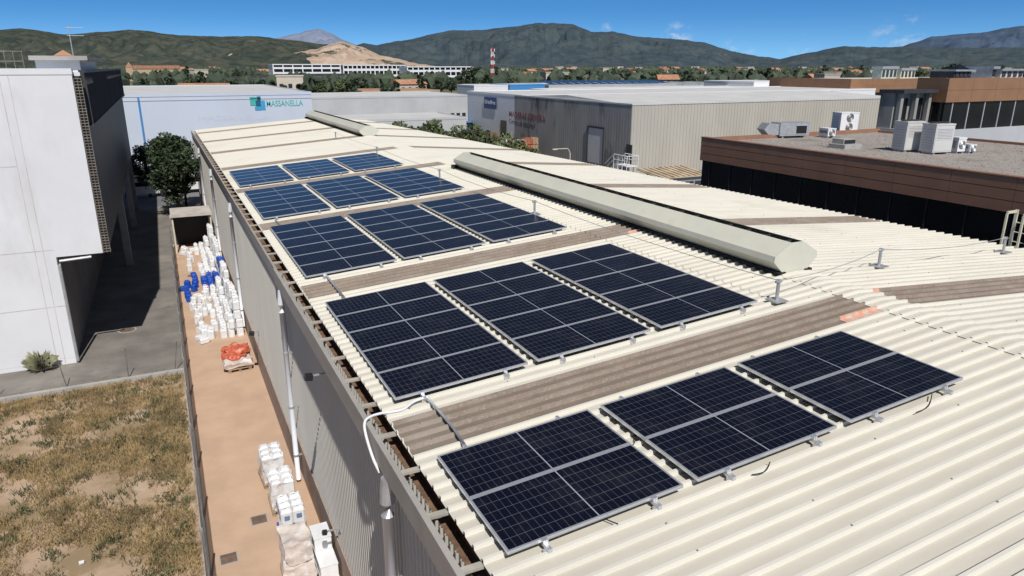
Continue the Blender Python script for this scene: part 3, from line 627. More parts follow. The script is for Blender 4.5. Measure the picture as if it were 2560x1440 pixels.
bm=bmesh.new(); bmesh.ops.create_icosphere(bm,subdivisions=1,radius=1); IV=[v.co.copy() for v in bm.verts]; IF=[tuple(v.index for v in f.verts) for f in bm.faces]; bm.free()
fw=MB(); vs=[];fsx=[]
for k in range(5600):
    d=330+2600*rt.random()**1.7; a=A+math.radians(rt.uniform(-46,46)); x,y=d*math.sin(a),d*math.cos(a)
    if blocked(x,y) or (360<y<560 and -60<x<470): continue
    if noise.noise(Vector((x*.006,y*.006,0)))<-.3: continue
    hh=rt.uniform(2.2,5.0)*(1+d/3000)
    for b in range(2):
        c=Vector((x+rt.uniform(-3,3),y+rt.uniform(-3,3),hh*.75)); n0=len(vs)
        for q in IV: vs.append(c+Vector((q.x*hh*.62,q.y*hh*.62,q.z*hh*.8))*rt.uniform(.6,1.3))
        fsx+= [(i+n0,j+n0,l+n0) for i,j,l in IF]
fw.v=vs; fw.f=fsx; tag(fw.build('far_woodland',m_ftree),'mass of distant trees covering the plain below the hills','trees',kind='stuff')
# ---------------------------------------------------------------- mountains
def ridge(name,pts,R0,RR,mat,amp,seed,steps=520,rows=30,jit=.0006,curve=1.0):
    pa=[]
    for u,v in pts:
        d=ray(u,v); pa.append((math.atan2(d.x,d.y),d.z/math.hypot(d.x,d.y)))
    a0,a1=pa[0][0],pa[-1][0]; m=MB(); vs=[]
    def tel(a):
        for (x0,y0),(x1,y1) in zip(pa,pa[1:]):
            if a<=x1:
                t=(a-x0)/(x1-x0); t=t*.5+.5*t*t*(3-2*t); return y0+(y1-y0)*t
        return pa[-1][1]
    NR=rows+5
    for i in range(steps+1):
        a=a0+(a1-a0)*i/steps; te=tel(a)+jit*noise.fractal(Vector((a*90,seed,0)),.9,2,6)
        for j in range(NR):
            t=j/(rows-1) if j<rows else 1+(j-rows+1)*.09
            r=R0+(RR-R0)*t; x,y=r*math.sin(a),r*math.cos(a)
            zrg=H+RR*te
            if t<=1: z=zrg*(t**curve*.55+.45*t*t*(3-2*t))
            else: z=zrg*(1-(t-1)*2.1)
            if t<=1:
                q=Vector((x/RR*14,y/RR*14,seed)); nn_=noise.ridged_multi_fractal(q,.95,2.1,7,1.0,2.0)-1.25
                z+=zrg*amp*nn_*(4*t*(1-t))**.8*.6
                # spurs stay below the skyline of the range itself
                lim=H+r*(te-.010*(1-t)); 
                if t<1 and z>lim: z=lim-(z-lim)*.15
            vs.append((x,y,max(z,-30) if j else -8))
    m.v=[Vector(v) for v in vs]; m.f=[(i*NR+j,(i+1)*NR+j,(i+1)*NR+j+1,i*NR+j+1) for i in range(steps) for j in range(NR-1)]
    tag(m.build(name,mat,smooth=True),kind='structure')
ridge('hill',[(-1200,150),(-600,100),(0,74),(60,71),(160,86),(250,80),(330,74),(450,88),(560,91),(640,90),(720,99),(800,110),(900,121),(1000,148),(1080,162),(1250,172)],1500,3600,m_h1,.5,1.3,700,40)
ridge('quarry_hill',[(640,170),(700,160),(735,132),(790,122),(850,104),(900,116),(960,140),(1050,159),(1120,170)],1700,2500,m_quarry,.5,4.1,240,28,.0010)
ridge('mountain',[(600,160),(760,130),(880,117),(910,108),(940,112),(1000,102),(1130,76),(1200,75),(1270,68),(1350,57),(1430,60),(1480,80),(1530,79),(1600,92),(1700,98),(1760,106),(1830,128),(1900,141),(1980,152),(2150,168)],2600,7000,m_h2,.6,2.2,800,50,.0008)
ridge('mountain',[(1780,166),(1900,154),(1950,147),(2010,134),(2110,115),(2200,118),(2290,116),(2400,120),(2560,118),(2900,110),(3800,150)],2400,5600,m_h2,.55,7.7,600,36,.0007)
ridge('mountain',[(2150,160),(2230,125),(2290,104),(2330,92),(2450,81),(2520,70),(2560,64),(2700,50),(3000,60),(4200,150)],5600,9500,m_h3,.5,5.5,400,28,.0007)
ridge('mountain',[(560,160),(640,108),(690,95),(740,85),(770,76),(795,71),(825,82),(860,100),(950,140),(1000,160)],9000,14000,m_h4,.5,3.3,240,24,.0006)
# ---------------------------------------------------------------- text
def text(name,s,p0,p1,h,mat,parent,face='y',bold=0,ex=.01):
    cu=bpy.data.curves.new(name,'FONT'); cu.body=s; cu.size=1; cu.extrude=ex; cu.offset=bold; cu.resolution_u=3; o=bpy.data.objects.new(name,cu); COL.objects.link(o)
    dg=bpy.context.evaluated_depsgraph_get(); me=bpy.data.meshes.new_from_object(o.evaluated_get(dg)); bpy.data.objects.remove(o)
    xs=[v.co.x for v in me.vertices]; x0,wd=min(xs),max(xs)-min(xs); hh=.70
    p0,p1=Vector(p0),Vector(p1); wid=abs(p1.x-p0.x) if face=='y' else abs(p1.y-p0.y); off=BASE[parent.name]
    for v in me.vertices:
        a=(v.co.x-x0)/wd*wid; b=v.co.y/hh*h; c=v.co.z
        q=Vector((p0.x+a,p0.y-c,p0.z+b)) if face=='y' else Vector((p0.x-c,p0.y-a,p0.z+b)); v.co=q-off
    me.materials.clear(); me.materials.append(mat); return link(name,me,parent,off)
# ---------------------------------------------------------------- halls
def hall(name,label,x0,x1,y0,y1,z,wall,roof,ribs=0,parapet=.25,cat='building'):
    t=thing(name,label,cat,((x0+x1)/2,y0,0)); MB().box(x0,x1,y0,y1,-.02,z-.02).build('wall',wall,t)
    m=MB(); m.box(x0+.15,x1-.15,y0+.15,y1-.15,z-.02,z+.02); m.build('roof',roof,t)
    if parapet:
        m=MB()
        for a,b,c,d in((x0-.04,x1+.04,y0-.04,y0+.16),(x0-.04,x1+.04,y1-.16,y1+.04),(x0-.04,x0+.16,y0+.16,y1-.16),(x1-.16,x1+.04,y0+.16,y1-.16)): m.box(a,b,c,d,z-.2,z+parapet*.4)
        m.build('parapet',wall,t)
    if ribs:
        m=MB(); x=x0
        while x<x1: m.box(x,x+.10,y0-.02,y0-.001,.0,z-.21); x+=ribs
        y=y0
        while y<y1: m.box(x0-.02,x0-.001,y,y+.10,0,z-.21); y+=ribs
        m.build('wall_ribs',wall,t)
    return t
t=hall('supply_hall','pale blue white hall with green MASSANELLA lettering and squares logo',-26,15.6,84,122,7.85,m_mass,m_lroof,0)
Y=83.98
text('sign_lettering','MASSANELLA',atY(667,266,Y),atY(758,266,Y),.62,m_signg,t,'y',.008); text('faded_lettering','MASSANELLA',atY(497,304,Y+.01),atY(676,304,Y+.01),.55,m_ghost,t,'y',0,.003)
def patch(nm,u0,v0,u1,v1,mat,par,Yp=Y): a,b=atY(u0,v1,Yp),atY(u1,v0,Yp); MB().box(a.x,b.x,Yp-.02,Yp,a.z,b.z).build(nm,mat,par)
patch('logo_square',626,242,642,264,m_signg,t); patch('logo_square',643,241,651,250,m_signd,t); patch('logo_square',640,251,651,265,m_signd,t,Y-.03); patch('logo_square',652,251,662,275,m_signb,t); patch('logo_square',638,266,651,276,m_signb,t)
a=atY(346,250,Y-.1); MB().tube([(a.x,Y-.1,1.2),(a.x,Y-.1,7.6)],.09,8).build('blue_downpipe',m_bluew,t)
MB().box(-26,15.6,83.96,83.99,7.25,7.32).build('parapet_trim',m_grey,t)
for k in range(3): MB().box(-1+k*4.2,1.2+k*4.2,84.-.06,83.99,0,2.6).build('loading_door',m_win,t)
t=hall('storage_hall','grey white hall with dark loading opening behind the roof end',23.4,53,127,150,5.55,m_grey,m_lroof,0)
a=atY(1062,310,126.9);b=atY(1108,291,126.9); MB().box(a.x,b.x,126.93,126.99,.3,b.z).build('loading_door',m_dark,t)
for k in range(4): a=atY(1128+k*14,300,126.9); MB().box(a.x,a.x+.7,126.94,126.99,1.7,2.4).build('window',m_win,t)
for u in(905,985,1060,1120): a=atY(u,245,126.9); MB().box(a.x-.05,a.x+.05,126.95,126.99,0,5.3).build('wall_joint',m_joint,t)
t=hall('low_shed','low white roofed shed between the warehouse end and grey hall',21,40,98,110,3.6,m_grey,m_lroof,.6)
t=hall('white_hall','white hall with navy name board behind the stained grey warehouse',46,118,92,112,6.75,m_white,m_lroof,0)
X=45.9; a=atX(1211,270,X); b=atX(1241,245,X); MB().box(X-.06,X,b.y,a.y,a.z,b.z).build('name_board',m_navy,t)
text('board_lettering','Unidine',(X-.07,a.y-(a.y-b.y)*.08,a.z+(b.z-a.z)*.4),(X-.07,b.y+(a.y-b.y)*.08,a.z),(b.z-a.z)*.38,m_white,t,'x')
MB().box(45.93,45.99,97,99,0,3).build('door',m_win,t)
XM=42.5; YM=60.3; ZM=7.0
t=thing('timber_warehouse','stained grey warehouse lettered MADERAS SERVERA with pale ribbed flank','warehouse',(XM,YM,0))
MB().box(XM,83,YM,87,-.02,ZM-.05).build('flank_wall',m_madc,t); MB().box(XM-.08,XM-.002,YM+.02,86.98,-.02,ZM).build('front_wall',m_mad,t)
MB().box(XM-.12,83.1,YM-.06,YM+.1,ZM-.05,ZM+.1).box(XM-.12,XM+.1,YM+.1,87,ZM-.05,ZM+.1).build('roof_edge',m_lroof,t)
m=MB(); m.prism([(YM+.1,ZM-.04),((YM+87)/2,ZM+.5),(86.9,ZM-.04)],'x',XM+.1,83).build('roof',m_lroof,t)
m=MB(); x=XM+.2
while x<83: m.box(x,x+.14,YM-.035,YM-.002,.0,ZM-.06); x+=.42
m.build('flank_ribs',m_madc,t)
m=MB(); y=YM+.3
while y<86.9: m.box(XM-.088,XM-.081,y,y+.2,0,ZM-.02); y+=.5
m.build('front_ribs',m_mad,t)
XT=XM-.105
def tx(s,u0,u1,vb,h,mat,nm='wall_lettering',bold=.004): a,b=atX(u0,vb,XT),atX(u1,vb,XT); text(nm,s,a,(XT,b.y,a.z),h,mat,t,'x',bold)
tx('MADERAS SERVERA',1273,1364,291,.72,m_signr,bold=.008); tx('Centro de bricolaje',1273,1338,308,.64,m_signk)
for k,s_ in enumerate(('Fabricación muebles a medida','Corte de tableros','Listones - Herrajes')): tx(s_,1273,1330 if k==0 else 1318,349+k*9,.30,m_signr if k==0 else m_signk)
a=atX(1472,318,XM-.1);b=atX(1510,318,XM-.1); zt=a.z; zb_=atX(1490,408,XM-.1).z
MB().box(XM-.14,XM-.12,b.y,a.y,zb_,zt).build('roller_door',m_lroof,t); m=MB(); m.box(XM-.22,XM-.10,a.y,a.y+.15,0,zt+.2).box(XM-.22,XM-.10,b.y-.15,b.y,0,zt+.2).box(XM-.22,XM-.10,b.y,a.y,zt,zt+.2).build('door_frame',m_dwall,t)
a=atX(1572,400,XM-.1); MB().box(XM-.15,XM-.11,a.y-.5,a.y+.5,1.0,3.1).build('side_door',m_win,t)
p=atX(1556,432,XM-1.2); sy=p.y
t=thing('steel_stairs','white steel stairs with railings at the stained warehouse corner','stairs',(XM-1,sy,0)); m=MB()
for k in range(6): m.box(XM-1.7,XM-.3,sy+.9+k*.28,sy+1.15+k*.28,1.1-k*.2,1.14-k*.2)
m.box(XM-1.7,XM-.3,sy-1.4,sy+.9,1.14,1.2); m.build('steps',m_white,t); m=MB()
for x in(XM-1.7,XM-.35):
    m.tube([(x,sy-1.4,2.2),(x,sy+.9,2.2),(x,sy+2.5,1.05)],.045,6).tube([(x,sy-1.4,1.7),(x,sy+.9,1.7),(x,sy+2.5,.55)],.04,6)
    for q in range(4): m.tube([(x,sy-1.4+q*.77,0),(x,sy-1.4+q*.77,2.2)],.045,6)
m.tube([(XM-1.7,sy-1.4,2.2),(XM-.35,sy-1.4,2.2)],.045,6); m.build('railing',m_white,t)
def lamp(x,y,h,dx,label):
    t=thing('street_lamp',label,'street lamp',(x,y,0),'street lamps in the yard')
    MB().tube([(x,y,0),(x,y,h-.5)]+[(x+dx*.35*k/3*.6,y,h-.5+.5*math.sin(k/3*1.5)) for k in(1,2,3)]+[(x+dx,y,h+.02)],.06,8,.04).build('pole',m_cream,t)
    MB().obox((x+dx*1.15,y,h-.06),.55,.22,.12).build('lamp_head',m_cream,t)
a=atX(1425,400,38); lamp(38,a.y,atX(1400,366,38).z,-1.6,'cream street lamp in front of the roller door'); a=atX(1316,380,38); lamp(38,a.y,atX(1300,346,38).z,-1.6,'cream street lamp below the warehouse lettering')
t=thing('lean_to_shed','low metal shed with rusty ribbed roof beside the brown building','shed',(35.5,44,0))
MB().box(33.4,37.6,43.2,46,-.02,2.5).build('wall',m_galv,t); m=MB(); m.prism([(43.0,2.55),(46.2,2.85),(46.2,2.92),(43.0,2.62)],'x',33.2,37.8); 
for k in range(9): m.prism([(43.0,2.62),(46.2,2.92),(46.2,3.0),(43.0,2.70)],'x',33.3+k*.52,33.5+k*.52)
m.build('roof',M('rusty_sheet',(.50,.40,.28),.7,var=.3,scale=1),t)
for k in range(4): MB().box(33.6+k*1.0,34.4+k*1.0,43.14,43.19,.2,2.2).build('door_leaf',m_dwall,t)
rs=random.Random(9)
for k in range(34):
    x=rs.uniform(32,40.8); y=rs.uniform(76,98); n=rs.randint(1,3); mt=[m_terra,m_brick,m_wood,m_white,m_yel][k%5]
    cn=['terracotta','brick red','wooden','white','yellow'][k%5]
    t=thing('crate_stack',f'{cn} stack of goods in the far timber yard','stacked goods',(x,y,0),f'{cn} yard stacks')
    for q in range(n):
        m=MB(); m.obox((x,y,q*.8),1.2,1.2,.12)
        for i in range(3):
            for j in range(3): m.obox((x-.38+i*.38,y-.38+j*.38,q*.8+.12),.35,.35,.6)
        m.build('tier',mt,t)
for k,(u,v) in enumerate(((1100,322),(1128,325))):
    p=atZ(u,v+18); t=thing('yellow_skip',['yellow skip left in the yard beyond the bushes','yellow skip right in the yard beyond the bushes'][k],'skip',(p.x,p.y,0)); MB().prism([(-1.6+p.x,.3),(1.6+p.x,.3),(2.2+p.x,1.7),(-2.2+p.x,1.7)],'y',p.y-.9,p.y+.9).build('bin',m_yel,t); MB().box(p.x-2.3,p.x+2.3,p.y-1,p.y+1,1.7,1.8).build('rim',m_yel,t)
def car(x,y,rz,mat,label,van=False,group=None):
    t=thing('parked_van' if van else 'parked_car',label,'van' if van else 'car',(x,y,0),group,local=True); t.rotation_euler=(0,0,rz); h=2.1 if van else 1.42; l=2.6 if van else 2.1; w_=.88
    if van: pf=[(-l,.35),(l-.1,.35),(l,.8),(l-.5,1.15),(l-1.1,h),(-l,h)]
    else: pf=[(-l,.32),(l,.32),(l,.72),(l-.9,.9),(l-1.5,h),(-l+.9,h),(-l+.15,.95),(-l,.8)]
    MB().prism(pf,'y',-w_,w_).build('body',mat,t)
    for s in(-1,1): MB().prism([(l-1.0,.95),(l-1.55,h-.1),(-l+1.0,h-.1),(-l+.5,.98)] if not van else [(l-.7,1.25),(l-1.2,h-.15),(l-2.2,h-.15),(l-2.2,1.25)],'y',s*w_-.012*(1 if s<0 else 0),s*w_+.012*(1 if s>0 else 0)).build('side_window',m_glass,t)
    ws=[(l-.86,.93),(l-1.47,h-.06)] if not van else [(l-.52,1.2),(l-1.06,h-.1)]
    MB().quad((ws[0][0]+.03,-.75,ws[0][1]),(ws[0][0]+.03,.75,ws[0][1]),(ws[1][0]+.03,.68,ws[1][1]),(ws[1][0]+.03,-.68,ws[1][1])).build('windscreen',m_glass,t)
    for a in(-l+.75,l-.8):
        for s in(-1,1): MB().tube([(a,s*.72,.32),(a,s*.9,.32)],.32,14).build('wheel',m_black,t)
    for s in(-1,1): MB().box(l-.01,l+.015,s*.62-.14,s*.62+.14,.6,.74).build('headlight',m_white,t)
p=atZ(368,490); car(p.x,p.y,.05,m_white,'white car parked beyond the alley beside the white building'); p=atZ(497,486); car(p.x+.4,p.y+2,.05,m_white,'white car partly hidden behind the dark tree'); p=atZ(385,478); car(p.x-.2,p.y+5,0,m_black,'dark car parked behind the white car in the street')
p=atZ(1170,340); car(p.x,p.y+3,-.3,m_bluew,'blue van parked in the yard beyond the bushes',True)
# ---------------------------------------------------------------- brown building
XB=27.; YF=31.6; ZT=6.87; XBk=41.2; YN=-14.
t=thing('brown_building','low brown clad building with dark glass band and gravel roof','building',(XB,10,0))
MB().box(XB+.12,XBk,YN,YF-.12,-.02,4.1).build('lower_wall',m_brown,t); MB().box(XB+.10,XBk-.05,YN,YF-.1,4.1,5.62).build('glass_band',m_glass,t)
y=YN
while y<YF: MB().box(XB+.06,XB+.099,y,y+.05,4.1,5.6).build('mullion',m_black,t); y+=1.6
m=MB()
for z in(5.62,6.03,6.44):
    y=YN
    while y<YF-.01: e=min(y+2.4,YF); m.box(XB-.03,XB+.25,y,e-.014,z,z+.385); y+=2.4
m.build('parapet_cladding',m_brown,t)
MB().box(XB+.02,XB+.24,YN,YF,5.6,6.85).build('cladding_backing',m_dark,t)
MB().box(XB+.25,XBk,YF-.25,YF,5.62,ZT-.03).box(XBk-.2,XBk,YN,YF-.26,5.62,6.75).build('parapet_core',m_brown,t)
MB().box(XB-.05,XB+.28,YN,YF+.02,ZT-.025,ZT+.03).build('parapet_coping',m_brown,t)
MB().box(XB+.25,XBk-.2,YN,YF-.25,6.3,6.62).build('gravel_roof',m_gravel,t)
m=MB(); r=random.Random(2)
for k in range(2600):
    x,y=r.uniform(XB+.5,XBk-.4),r.uniform(4,YF-.5); s=r.uniform(.03,.07); m.obox((x,y,6.615),s,s,s*.6,r.uniform(0,3),.6)
tag(m.build('roof_pebbles',m_gravel),'loose grey pebbles on the gravel roof of the brown building','pebbles',kind='stuff')
ZG=6.62
def unit(u0,u1,vb,vt,label,fans=1,mat=m_white,depth=.8,name='air_conditioner'):
    a,b=atZ(u0,vb,ZG),atZ(u1,vb,ZG); d=(b-a); wd=d.length*.95; c=(a+b)/2; h=(vb-vt)/F*(c-CAM).dot(FW)*1.0; rz=math.atan2(RT.y,RT.x)*.35
    t=thing(name,label,'air conditioner',(c.x,c.y,ZG),None,local=True); t.rotation_euler=(0,0,rz)
    MB().obox((0,depth/2,.10),wd,depth,h-.1).box(-wd/2-.015,wd/2+.015,-.015,depth+.015,h-.06,h+.01).build('casing',mat,t)
    for s in(-1,1): MB().box(s*wd*.35-.05,s*wd*.35+.05,.05,depth-.05,0,.1).build('foot',m_galv,t)
    for k in range(fans):
        z=.1+(h-.1)*(k+.5)/fans; rr=min(wd*.36,(h-.1)/fans*.42)
        MB().tube([(0,-.01,z),(0,-.03,z)],rr,20).build('fan_grille',m_bars,t); m=MB()
        for q in(.2,.4,.6,.8,1.0):
            n=20; pts=[(rr*q*math.cos(2*math.pi*i/n),-.035,z+rr*q*math.sin(2*math.pi*i/n)) for i in range(n+1)]; m.tube(pts,.014,4)
        m.build('fan_guard',m_galv,t)
    if not fans:
        m=MB(); m.box(-wd*.46,wd*.46,-.012,-.002,h*.48,h*.92).box(-wd*.46,wd*.46,-.012,-.002,.16,h*.45).build('front_panel',mat,t); m=MB()
        for k in range(7): m.box(-wd*.40,wd*.40,-.02,-.013,h*.53+k*h*.05,h*.545+k*h*.05)
        m.build('front_louvre',m_galv,t)
        for s in(-1,1): MB().tube([(s*wd*.24,depth/2,h+.01),(s*wd*.24,depth/2,h+.07)],min(wd*.21,depth*.4),18).build('top_fan',m_bars,t)
    m=MB()
    for k in range(8): m.box(-wd/2-.012,-wd/2-.002,.1,depth-.1,.25+k*(h-.4)/8,.29+k*(h-.4)/8)
    m.build('side_louvre',m_galv,t)
unit(2092,2148,334,283,'tall white two fan air conditioner left on the gravel roof',2); unit(2066,2090,345,322,'small white condenser beside the tall two fan unit',1)
unit(2252,2308,380,306,'large white cabinet unit, left of the two big cabinets',0,m_lroof); unit(2322,2384,386,312,'large white cabinet unit, right of the two big cabinets',0,m_lroof); unit(2388,2414,384,345,'medium louvred condenser right next to the big cabinets',1,depth=.5); unit(2420,2440,384,362,'smallest condenser at the right end of the row',1,depth=.5)
def duct(u,vb,label):
    a=atZ(u,vb,ZG); t=thing('duct_box',label,'duct',(a.x,a.y,ZG),None,local=True); t.rotation_euler=(0,0,-.25)
    MB().obox((0,.5,.12),1.9,1.0,.75).build('box',m_galv,t); MB().prism([(-.95,.2),(-1.5,.1),(-1.9,.5),(-1.6,.85),(-.95,.8)],'y',.1,.95).build('elbow',m_galv,t)
    MB().box(.1,.75,-.02,0,.25,.7).build('opening',m_dark,t); MB().box(.05,.8,-.03,-.021,.20,.25).box(.05,.8,-.03,-.021,.7,.75).build('rim',m_alu,t)
    for s in(-.7,.7): MB().obox((s,.5,0),.1,.9,.12).build('foot',m_galv,t)
duct(1985,345,'silver ventilation duct box with elbow on the gravel roof')
a=atZ(2112,370,ZG); t=thing('vent_plinth','low grey concrete vent box on the gravel roof','vent',(a.x,a.y,ZG)); MB().obox((a.x,a.y,ZG),1.25,1.0,.22).build('base',m_conc,t); MB().obox((a.x,a.y+.1,ZG+.22),.9,.7,.25).build('box',m_conc,t); m=MB()
for k in range(5): m.box(a.x-.40,a.x+.40,a.y-.27,a.y-.252,ZG+.25+k*.04,ZG+.27+k*.04)
m.build('louvre',m_black,t)
def clad(name,label,x0,x1,y0,y1,zb,z1,zw):
    t=thing(name,label,'building',(x0,y0,0)); MB().box(x0,x1,y0,y1,-.02,zw).build('lower_wall',m_grey,t); MB().box(x0+.15,x1,y0+.15,y1,zw,zb).build('glass_band',m_glass,t)
    m=MB(); x=x0
    while x<x1-.01:
        for z in(zb,(zb+z1)/2): m.box(x,min(x+3,x1)-.02,y0,y0+.3,z,z+(z1-zb)/2-.02)
        x+=3
    m.box(x0,x0+.3,y0+.3,y1,zb,z1).box(x0+.02,x1,y0+.02,y0+.28,zb,z1-.03); m.build('cladding_band',m_brownl,t); MB().box(x0+.3,x1,y0+.3,y1,zb,z1-.2).build('roof',m_lroof,t)
    x=x0+1
    while x<x1: MB().box(x,x+.08,y0+.08,y0+.149,zw,zb).build('mullion',m_grey,t); x+=2
    return t
clad('upper_block','nearer brown clad upper block with dark window band at right',54.2,95,36,38.6,8.0,9.8,5.9)
clad('rear_block','far brown clad block seen above the pale ribbed flank',115,175,95,115,6.0,8.5,5.2)
t=thing('column_porch','dark glazed entrance block with square piers beside the upper block','porch',(52,36.5,0))
MB().box(50.2,54.1,37.4,38.6,0,8.7).build('back_wall',m_mad,t); MB().box(50.1,54.1,36.6,38.7,8.7,8.95).build('slab',m_dwall,t); MB().box(50.1,54.1,36.3,38.5,0,6.1).build('base_wall',m_grey,t)
for x in(50.3,52.0,53.5): MB().box(x,x+.3,36.9,37.2,6.1,8.7).build('pier',m_mad,t)
for x in(50.75,52.45): MB().box(x,x+.95,37.33,37.39,6.1,8.3).build('window',m_glass,t)
def plant(u0,u1,vb,vt,Yp,label,mat,name='roof_plant'):
    a,b=atY(u0,vb,Yp),atY(u1,vt,Yp); t=thing(name,label,'roof plant',((a.x+b.x)/2,Yp,a.z)); h=b.z-a.z
    MB().box(a.x,b.x,Yp,Yp+2,a.z-.6,a.z+h*.8).build('housing',mat,t); MB().box(a.x-.2,b.x+.2,Yp-.2,Yp+2.2,a.z+h*.8,b.z).build('cap',m_galv,t); m=MB()
    for k in range(4): m.box(a.x+(b.x-a.x)*(k+.2)/4,a.x+(b.x-a.x)*(k+.8)/4,Yp-.05,Yp-.01,a.z+h*.15,a.z+h*.7)
    m.build('louvre',m_dwall,t)
plant(2202,2245,197,166,98,'pale green roof plant box on the far brown block',M('pale_green',(.42,.48,.42),.6)); plant(2250,2290,197,170,99,'cream roof plant box beside the pale green one',m_cream); plant(2385,2430,195,174,36.6,'dark roof plant box on the nearer brown block',m_dwall); plant(2478,2492,195,166,36.6,'slim grey plant box at the right',m_galv); plant(2500,2560,195,172,36.5,'long pale plant box at the right frame edge',m_lroof)
a=atY(2390,195,37); b=atY(2440,160,37); t=thing('roof_pyramid','small dark glass pyramid skylight on the nearer brown block','skylight',(a.x,37,a.z)); w_=(b.x-a.x); c=a.x+w_/2
MB().add([(a.x,37,b.z-.55),(b.x,37,b.z-.55),(b.x,38.2,b.z-.55),(a.x,38.2,b.z-.55),(c,37.6,b.z)],[(0,1,4),(1,2,4),(2,3,4),(3,0,4)]).build('glazing',m_glass,t); MB().box(a.x-.1,b.x+.1,36.95,38.25,b.z-.62,b.z-.56).build('kerb',m_galv,t)
# ---------------------------------------------------------------- distant industrial roofs
def fh(name,label,u0,u1,vt,Yp,dep,wall,roof,**k):
    a,b=atY(u0,vt,Yp),atY(u1,vt,Yp); return hall(name,label,a.x,b.x,Yp,Yp+dep,a.z,wall,roof,**k),a,b
t,a,b=fh('panel_roof_hall','long pale hall with dark solar panels along its roof',1372,1690,213,190,26,m_grey,m_lroof)
x=a.x+1
while x<b.x-3: MB().add([(x,190.5,a.z+.2),(x+2.6,190.5,a.z+.2),(x+2.6,200,a.z+1.1),(x,200,a.z+1.1)],[(0,1,2,3)]).build('roof_panel',m_glass,t); x+=2.9
t,a,b=fh('blue_hall','hall with bright blue front beyond the white hall',1275,1362,212,175,12,m_bluew,m_lroof)
fh('grey_flat_shed','pale flat hall left of the bright blue front',1185,1270,214,176,12,m_white,m_lroof)
t,a,b=fh('vault_hall','grey barrel vaulted halls beyond the solar roofed hall',1575,1790,216,205,12,m_grey,m_lroof)
n=5
for k in range(n):
    x0=a.x+(b.x-a.x)*k/n; x1=a.x+(b.x-a.x)*(k+1)/n; cx=(x0+x1)/2; rr=(x1-x0)/2*.97
    MB().prism([(cx+rr*math.cos(q*math.pi/8),a.z+.05+rr*.32*math.sin(q*math.pi/8)) for q in range(9)],'y',205.3,216.5).build('vault',m_galv,t)
fh('white_shed','white hall with low gabled roof at the right distance',1885,2025,205,150,20,m_white,m_lroof); fh('tan_shed','tan flat roofed hall next to the brown blocks',2030,2200,212,185,14,M('tan_wall',(.42,.28,.19),.8),m_lroof)
fh('flat_hall','wide flat white roofed hall behind the timber warehouse',1440,2040,229,138,22,m_white,m_lroof); fh('grey_flat_hall','grey flat hall left of the bridge behind the pale blue hall',430,700,226,190,20,m_grey,m_lroof); fh('beige_hall','beige hall with terracotta roof behind the grey white hall',905,1100,228,180,18,m_stone,m_terra)
# ---------------------------------------------------------------- offices, bridge, mast
def office(label,u0,u1,vt,Yp,floors,cols,z0=0):
    a,b=atY(u0,vt,Yp),atY(u1,vt,Yp); x0,x1,z=a.x,b.x,a.z; t=thing('office_block',label,'office building',((x0+x1)/2,Yp,0),'white office blocks')
    MB().box(x0+.6,x1-.6,Yp+.8,Yp+18,-.02,z-.6).build('glass_wall',m_glass,t); MB().box(x0-.5,x1+.5,Yp-.5,Yp+18.5,z-.6,z).build('roof_slab',m_white,t)
    fhh=z/floors
    for k in range(floors): MB().box(x0,x1,Yp,Yp+.79,k*fhh,k*fhh+fhh*.38).build('floor_band',m_white,t)
    for k in range(cols+1): x=x0+(x1-x0)*k/cols; MB().box(x-.35,x+.35,Yp-.3,Yp+.0,0,z-.61).build('column',m_white,t)
    MB().box(x0-.2,x0+.59,Yp+.8,Yp+18,0,z-.61).build('end_wall',m_white,t)
office('white office block with banded windows, leftmost of the three',682,850,160,500,4,7); office('middle white office block with thin columns beyond the bridge',858,1012,162,505,3,14); office('right white office block with framed bays beside the mast',1018,1178,166,480,3,12)
pts=[(420,207),(520,200),(640,194),(760,190),(880,190),(960,196),(1010,207)]
Pw=[atY(u,v,370) for u,v in pts]; t=thing('road_bridge','long low concrete road bridge in front of the offices','bridge',(Pw[3].x,370,0)); m=MB(); q=spline(Pw,6)
for a,b in zip(q,q[1:]): m.add([(a.x,366,a.z-1.5),(b.x,366,b.z-1.5),(b.x,378,b.z-1.5),(a.x,378,a.z-1.5),(a.x,366,a.z),(b.x,366,b.z),(b.x,378,b.z),(a.x,378,a.z)],[(3,2,1,0),(4,5,6,7),(0,1,5,4),(2,3,7,6)])
m.build('deck',M('bridge_concrete',(.11,.105,.10),.9),t); m=MB()
for a,b in zip(q,q[1:]): m.add([(a.x,365.9,a.z+.1),(b.x,365.9,b.z+.1),(b.x,365.9,b.z+1.1),(a.x,365.9,a.z+1.1)],[(0,1,2,3)])
m.build('railing',m_dwall,t)
for p in q[4:-4:4]: MB().box(p.x-.8,p.x+.8,368,376,-.02,p.z-1.5).build('pier',m_conc,t)
p=atY(1231,200,520); zt=atY(1231,119,520).z; t=thing('lattice_mast','red and white lattice telecom mast rising above the plain','mast',(p.x,520,0)); nb=8
for k in range(nb):
    z0,z1=zt*k/nb,zt*(k+1)/nb; w0=1.1-.07*k; m=MB()
    for sx_ in(-1,1):
        for sy_ in(-1,1): m.tube([(p.x+sx_*w0,520+sy_*w0,z0),(p.x+sx_*(w0-.07),520+sy_*(w0-.07),z1)],.2,5)
    for q_ in range(3):
        za,zb_=z0+(z1-z0)*q_/3,z0+(z1-z0)*(q_+1)/3
        for sy_ in(-1,1): m.tube([(p.x-w0,520+sy_*w0,za),(p.x+w0,520+sy_*w0,zb_)],.12,4).tube([(p.x+w0,520+sy_*w0,za),(p.x-w0,520+sy_*w0,zb_)],.12,4)
    m.build('mast_section',m_red if k%2 else m_white,t)
for k,z in enumerate((zt-2,zt-6,zt-11)): 
    for s in(-1,1): MB().obox((p.x+s*1.4,519,z-1),.45,.45,2.2).build('aerial_panel',m_white,t)
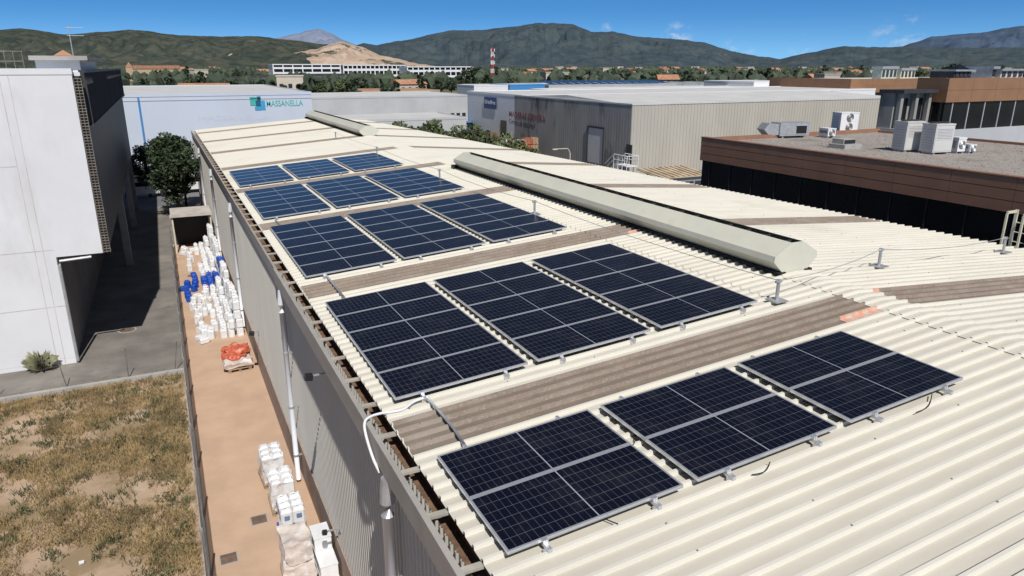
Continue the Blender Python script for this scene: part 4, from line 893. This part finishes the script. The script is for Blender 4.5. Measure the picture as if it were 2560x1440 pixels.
p=atY(326,190,640); zt=atY(326,155,640).z; t=thing('church','ochre stone church with square bell tower at the foot of the hills','church',(p.x,640,0))
MB().box(p.x-2.5,p.x+2.5,640,645,0,zt-4).build('tower',m_stone,t); MB().add([(p.x-2.7,639.8,zt-4),(p.x+2.7,639.8,zt-4),(p.x+2.7,645.2,zt-4),(p.x-2.7,645.2,zt-4),(p.x,642.5,zt)],[(0,1,4),(1,2,4),(2,3,4),(3,0,4)]).build('spire',m_terra,t)
q=atY(450,172,640); MB().box(p.x+2.6,q.x,641,655,0,q.z).build('nave',m_stone,t); MB().prism([(640.6,q.z),(648,q.z+2.5),(655.4,q.z)],'x',p.x+2.6,q.x).build('roof',m_terra,t)
for k in range(9): MB().box(p.x+5+k*4.2,p.x+6.6+k*4.2,640.9,640.99,q.z-6,q.z-2.5).build('window',m_win,t)
def house(kind):
    t=thing('house','small pale house among the trees on the plain','house',(0,0,0),'small houses on the plain',local=True)
    w_,d,h=(9,8,5.6) if kind==0 else (14,8,3.6) if kind==1 else (8,8,7.5)
    MB().box(-w_/2,w_/2,0,d,0,h).build('wall',m_hwall,t)
    if kind<2: MB().prism([(-.5,h),(d/2,h+1.9),(d+.5,h)],'x',-w_/2-.4,w_/2+.4).build('roof',m_terra,t)
    else: MB().box(-w_/2-.2,w_/2+.2,-.2,d+.2,h,h+.4).build('roof',m_hwall,t)
    m=3 if kind!=1 else 4
    for fl in range(1 if kind==1 else 2):
        for k in range(m): x=-w_/2+w_*(k+.5)/m; MB().box(x-.6,x+.6,-.05,-.01,1.0+fl*2.7,2.4+fl*2.7).build('window',m_win,t)
    return t
HP=[house(0),house(1),house(2)]; rh=random.Random(77); uh=set(); c=0
while c<110:
    u=rh.uniform(330,2600); d=260+1500*rh.random()**1.3; dr=ray(u,180); a=math.atan2(dr.x,dr.y); x,y=d*math.sin(a),d*math.cos(a)
    if blocked(x,y) or (340<y<560 and x<470): continue
    s=.9+d/2800; p=HP[c%3] ; rz=rh.uniform(-.5,.5)
    if p not in uh: uh.add(p); p.location=(x,y,0); p.rotation_euler=(0,0,rz); p.scale=(s,s,s)
    else: dup(p,(x,y,0),rz,None,None,(s*rh.uniform(.8,1.5),s,s))
    c+=1
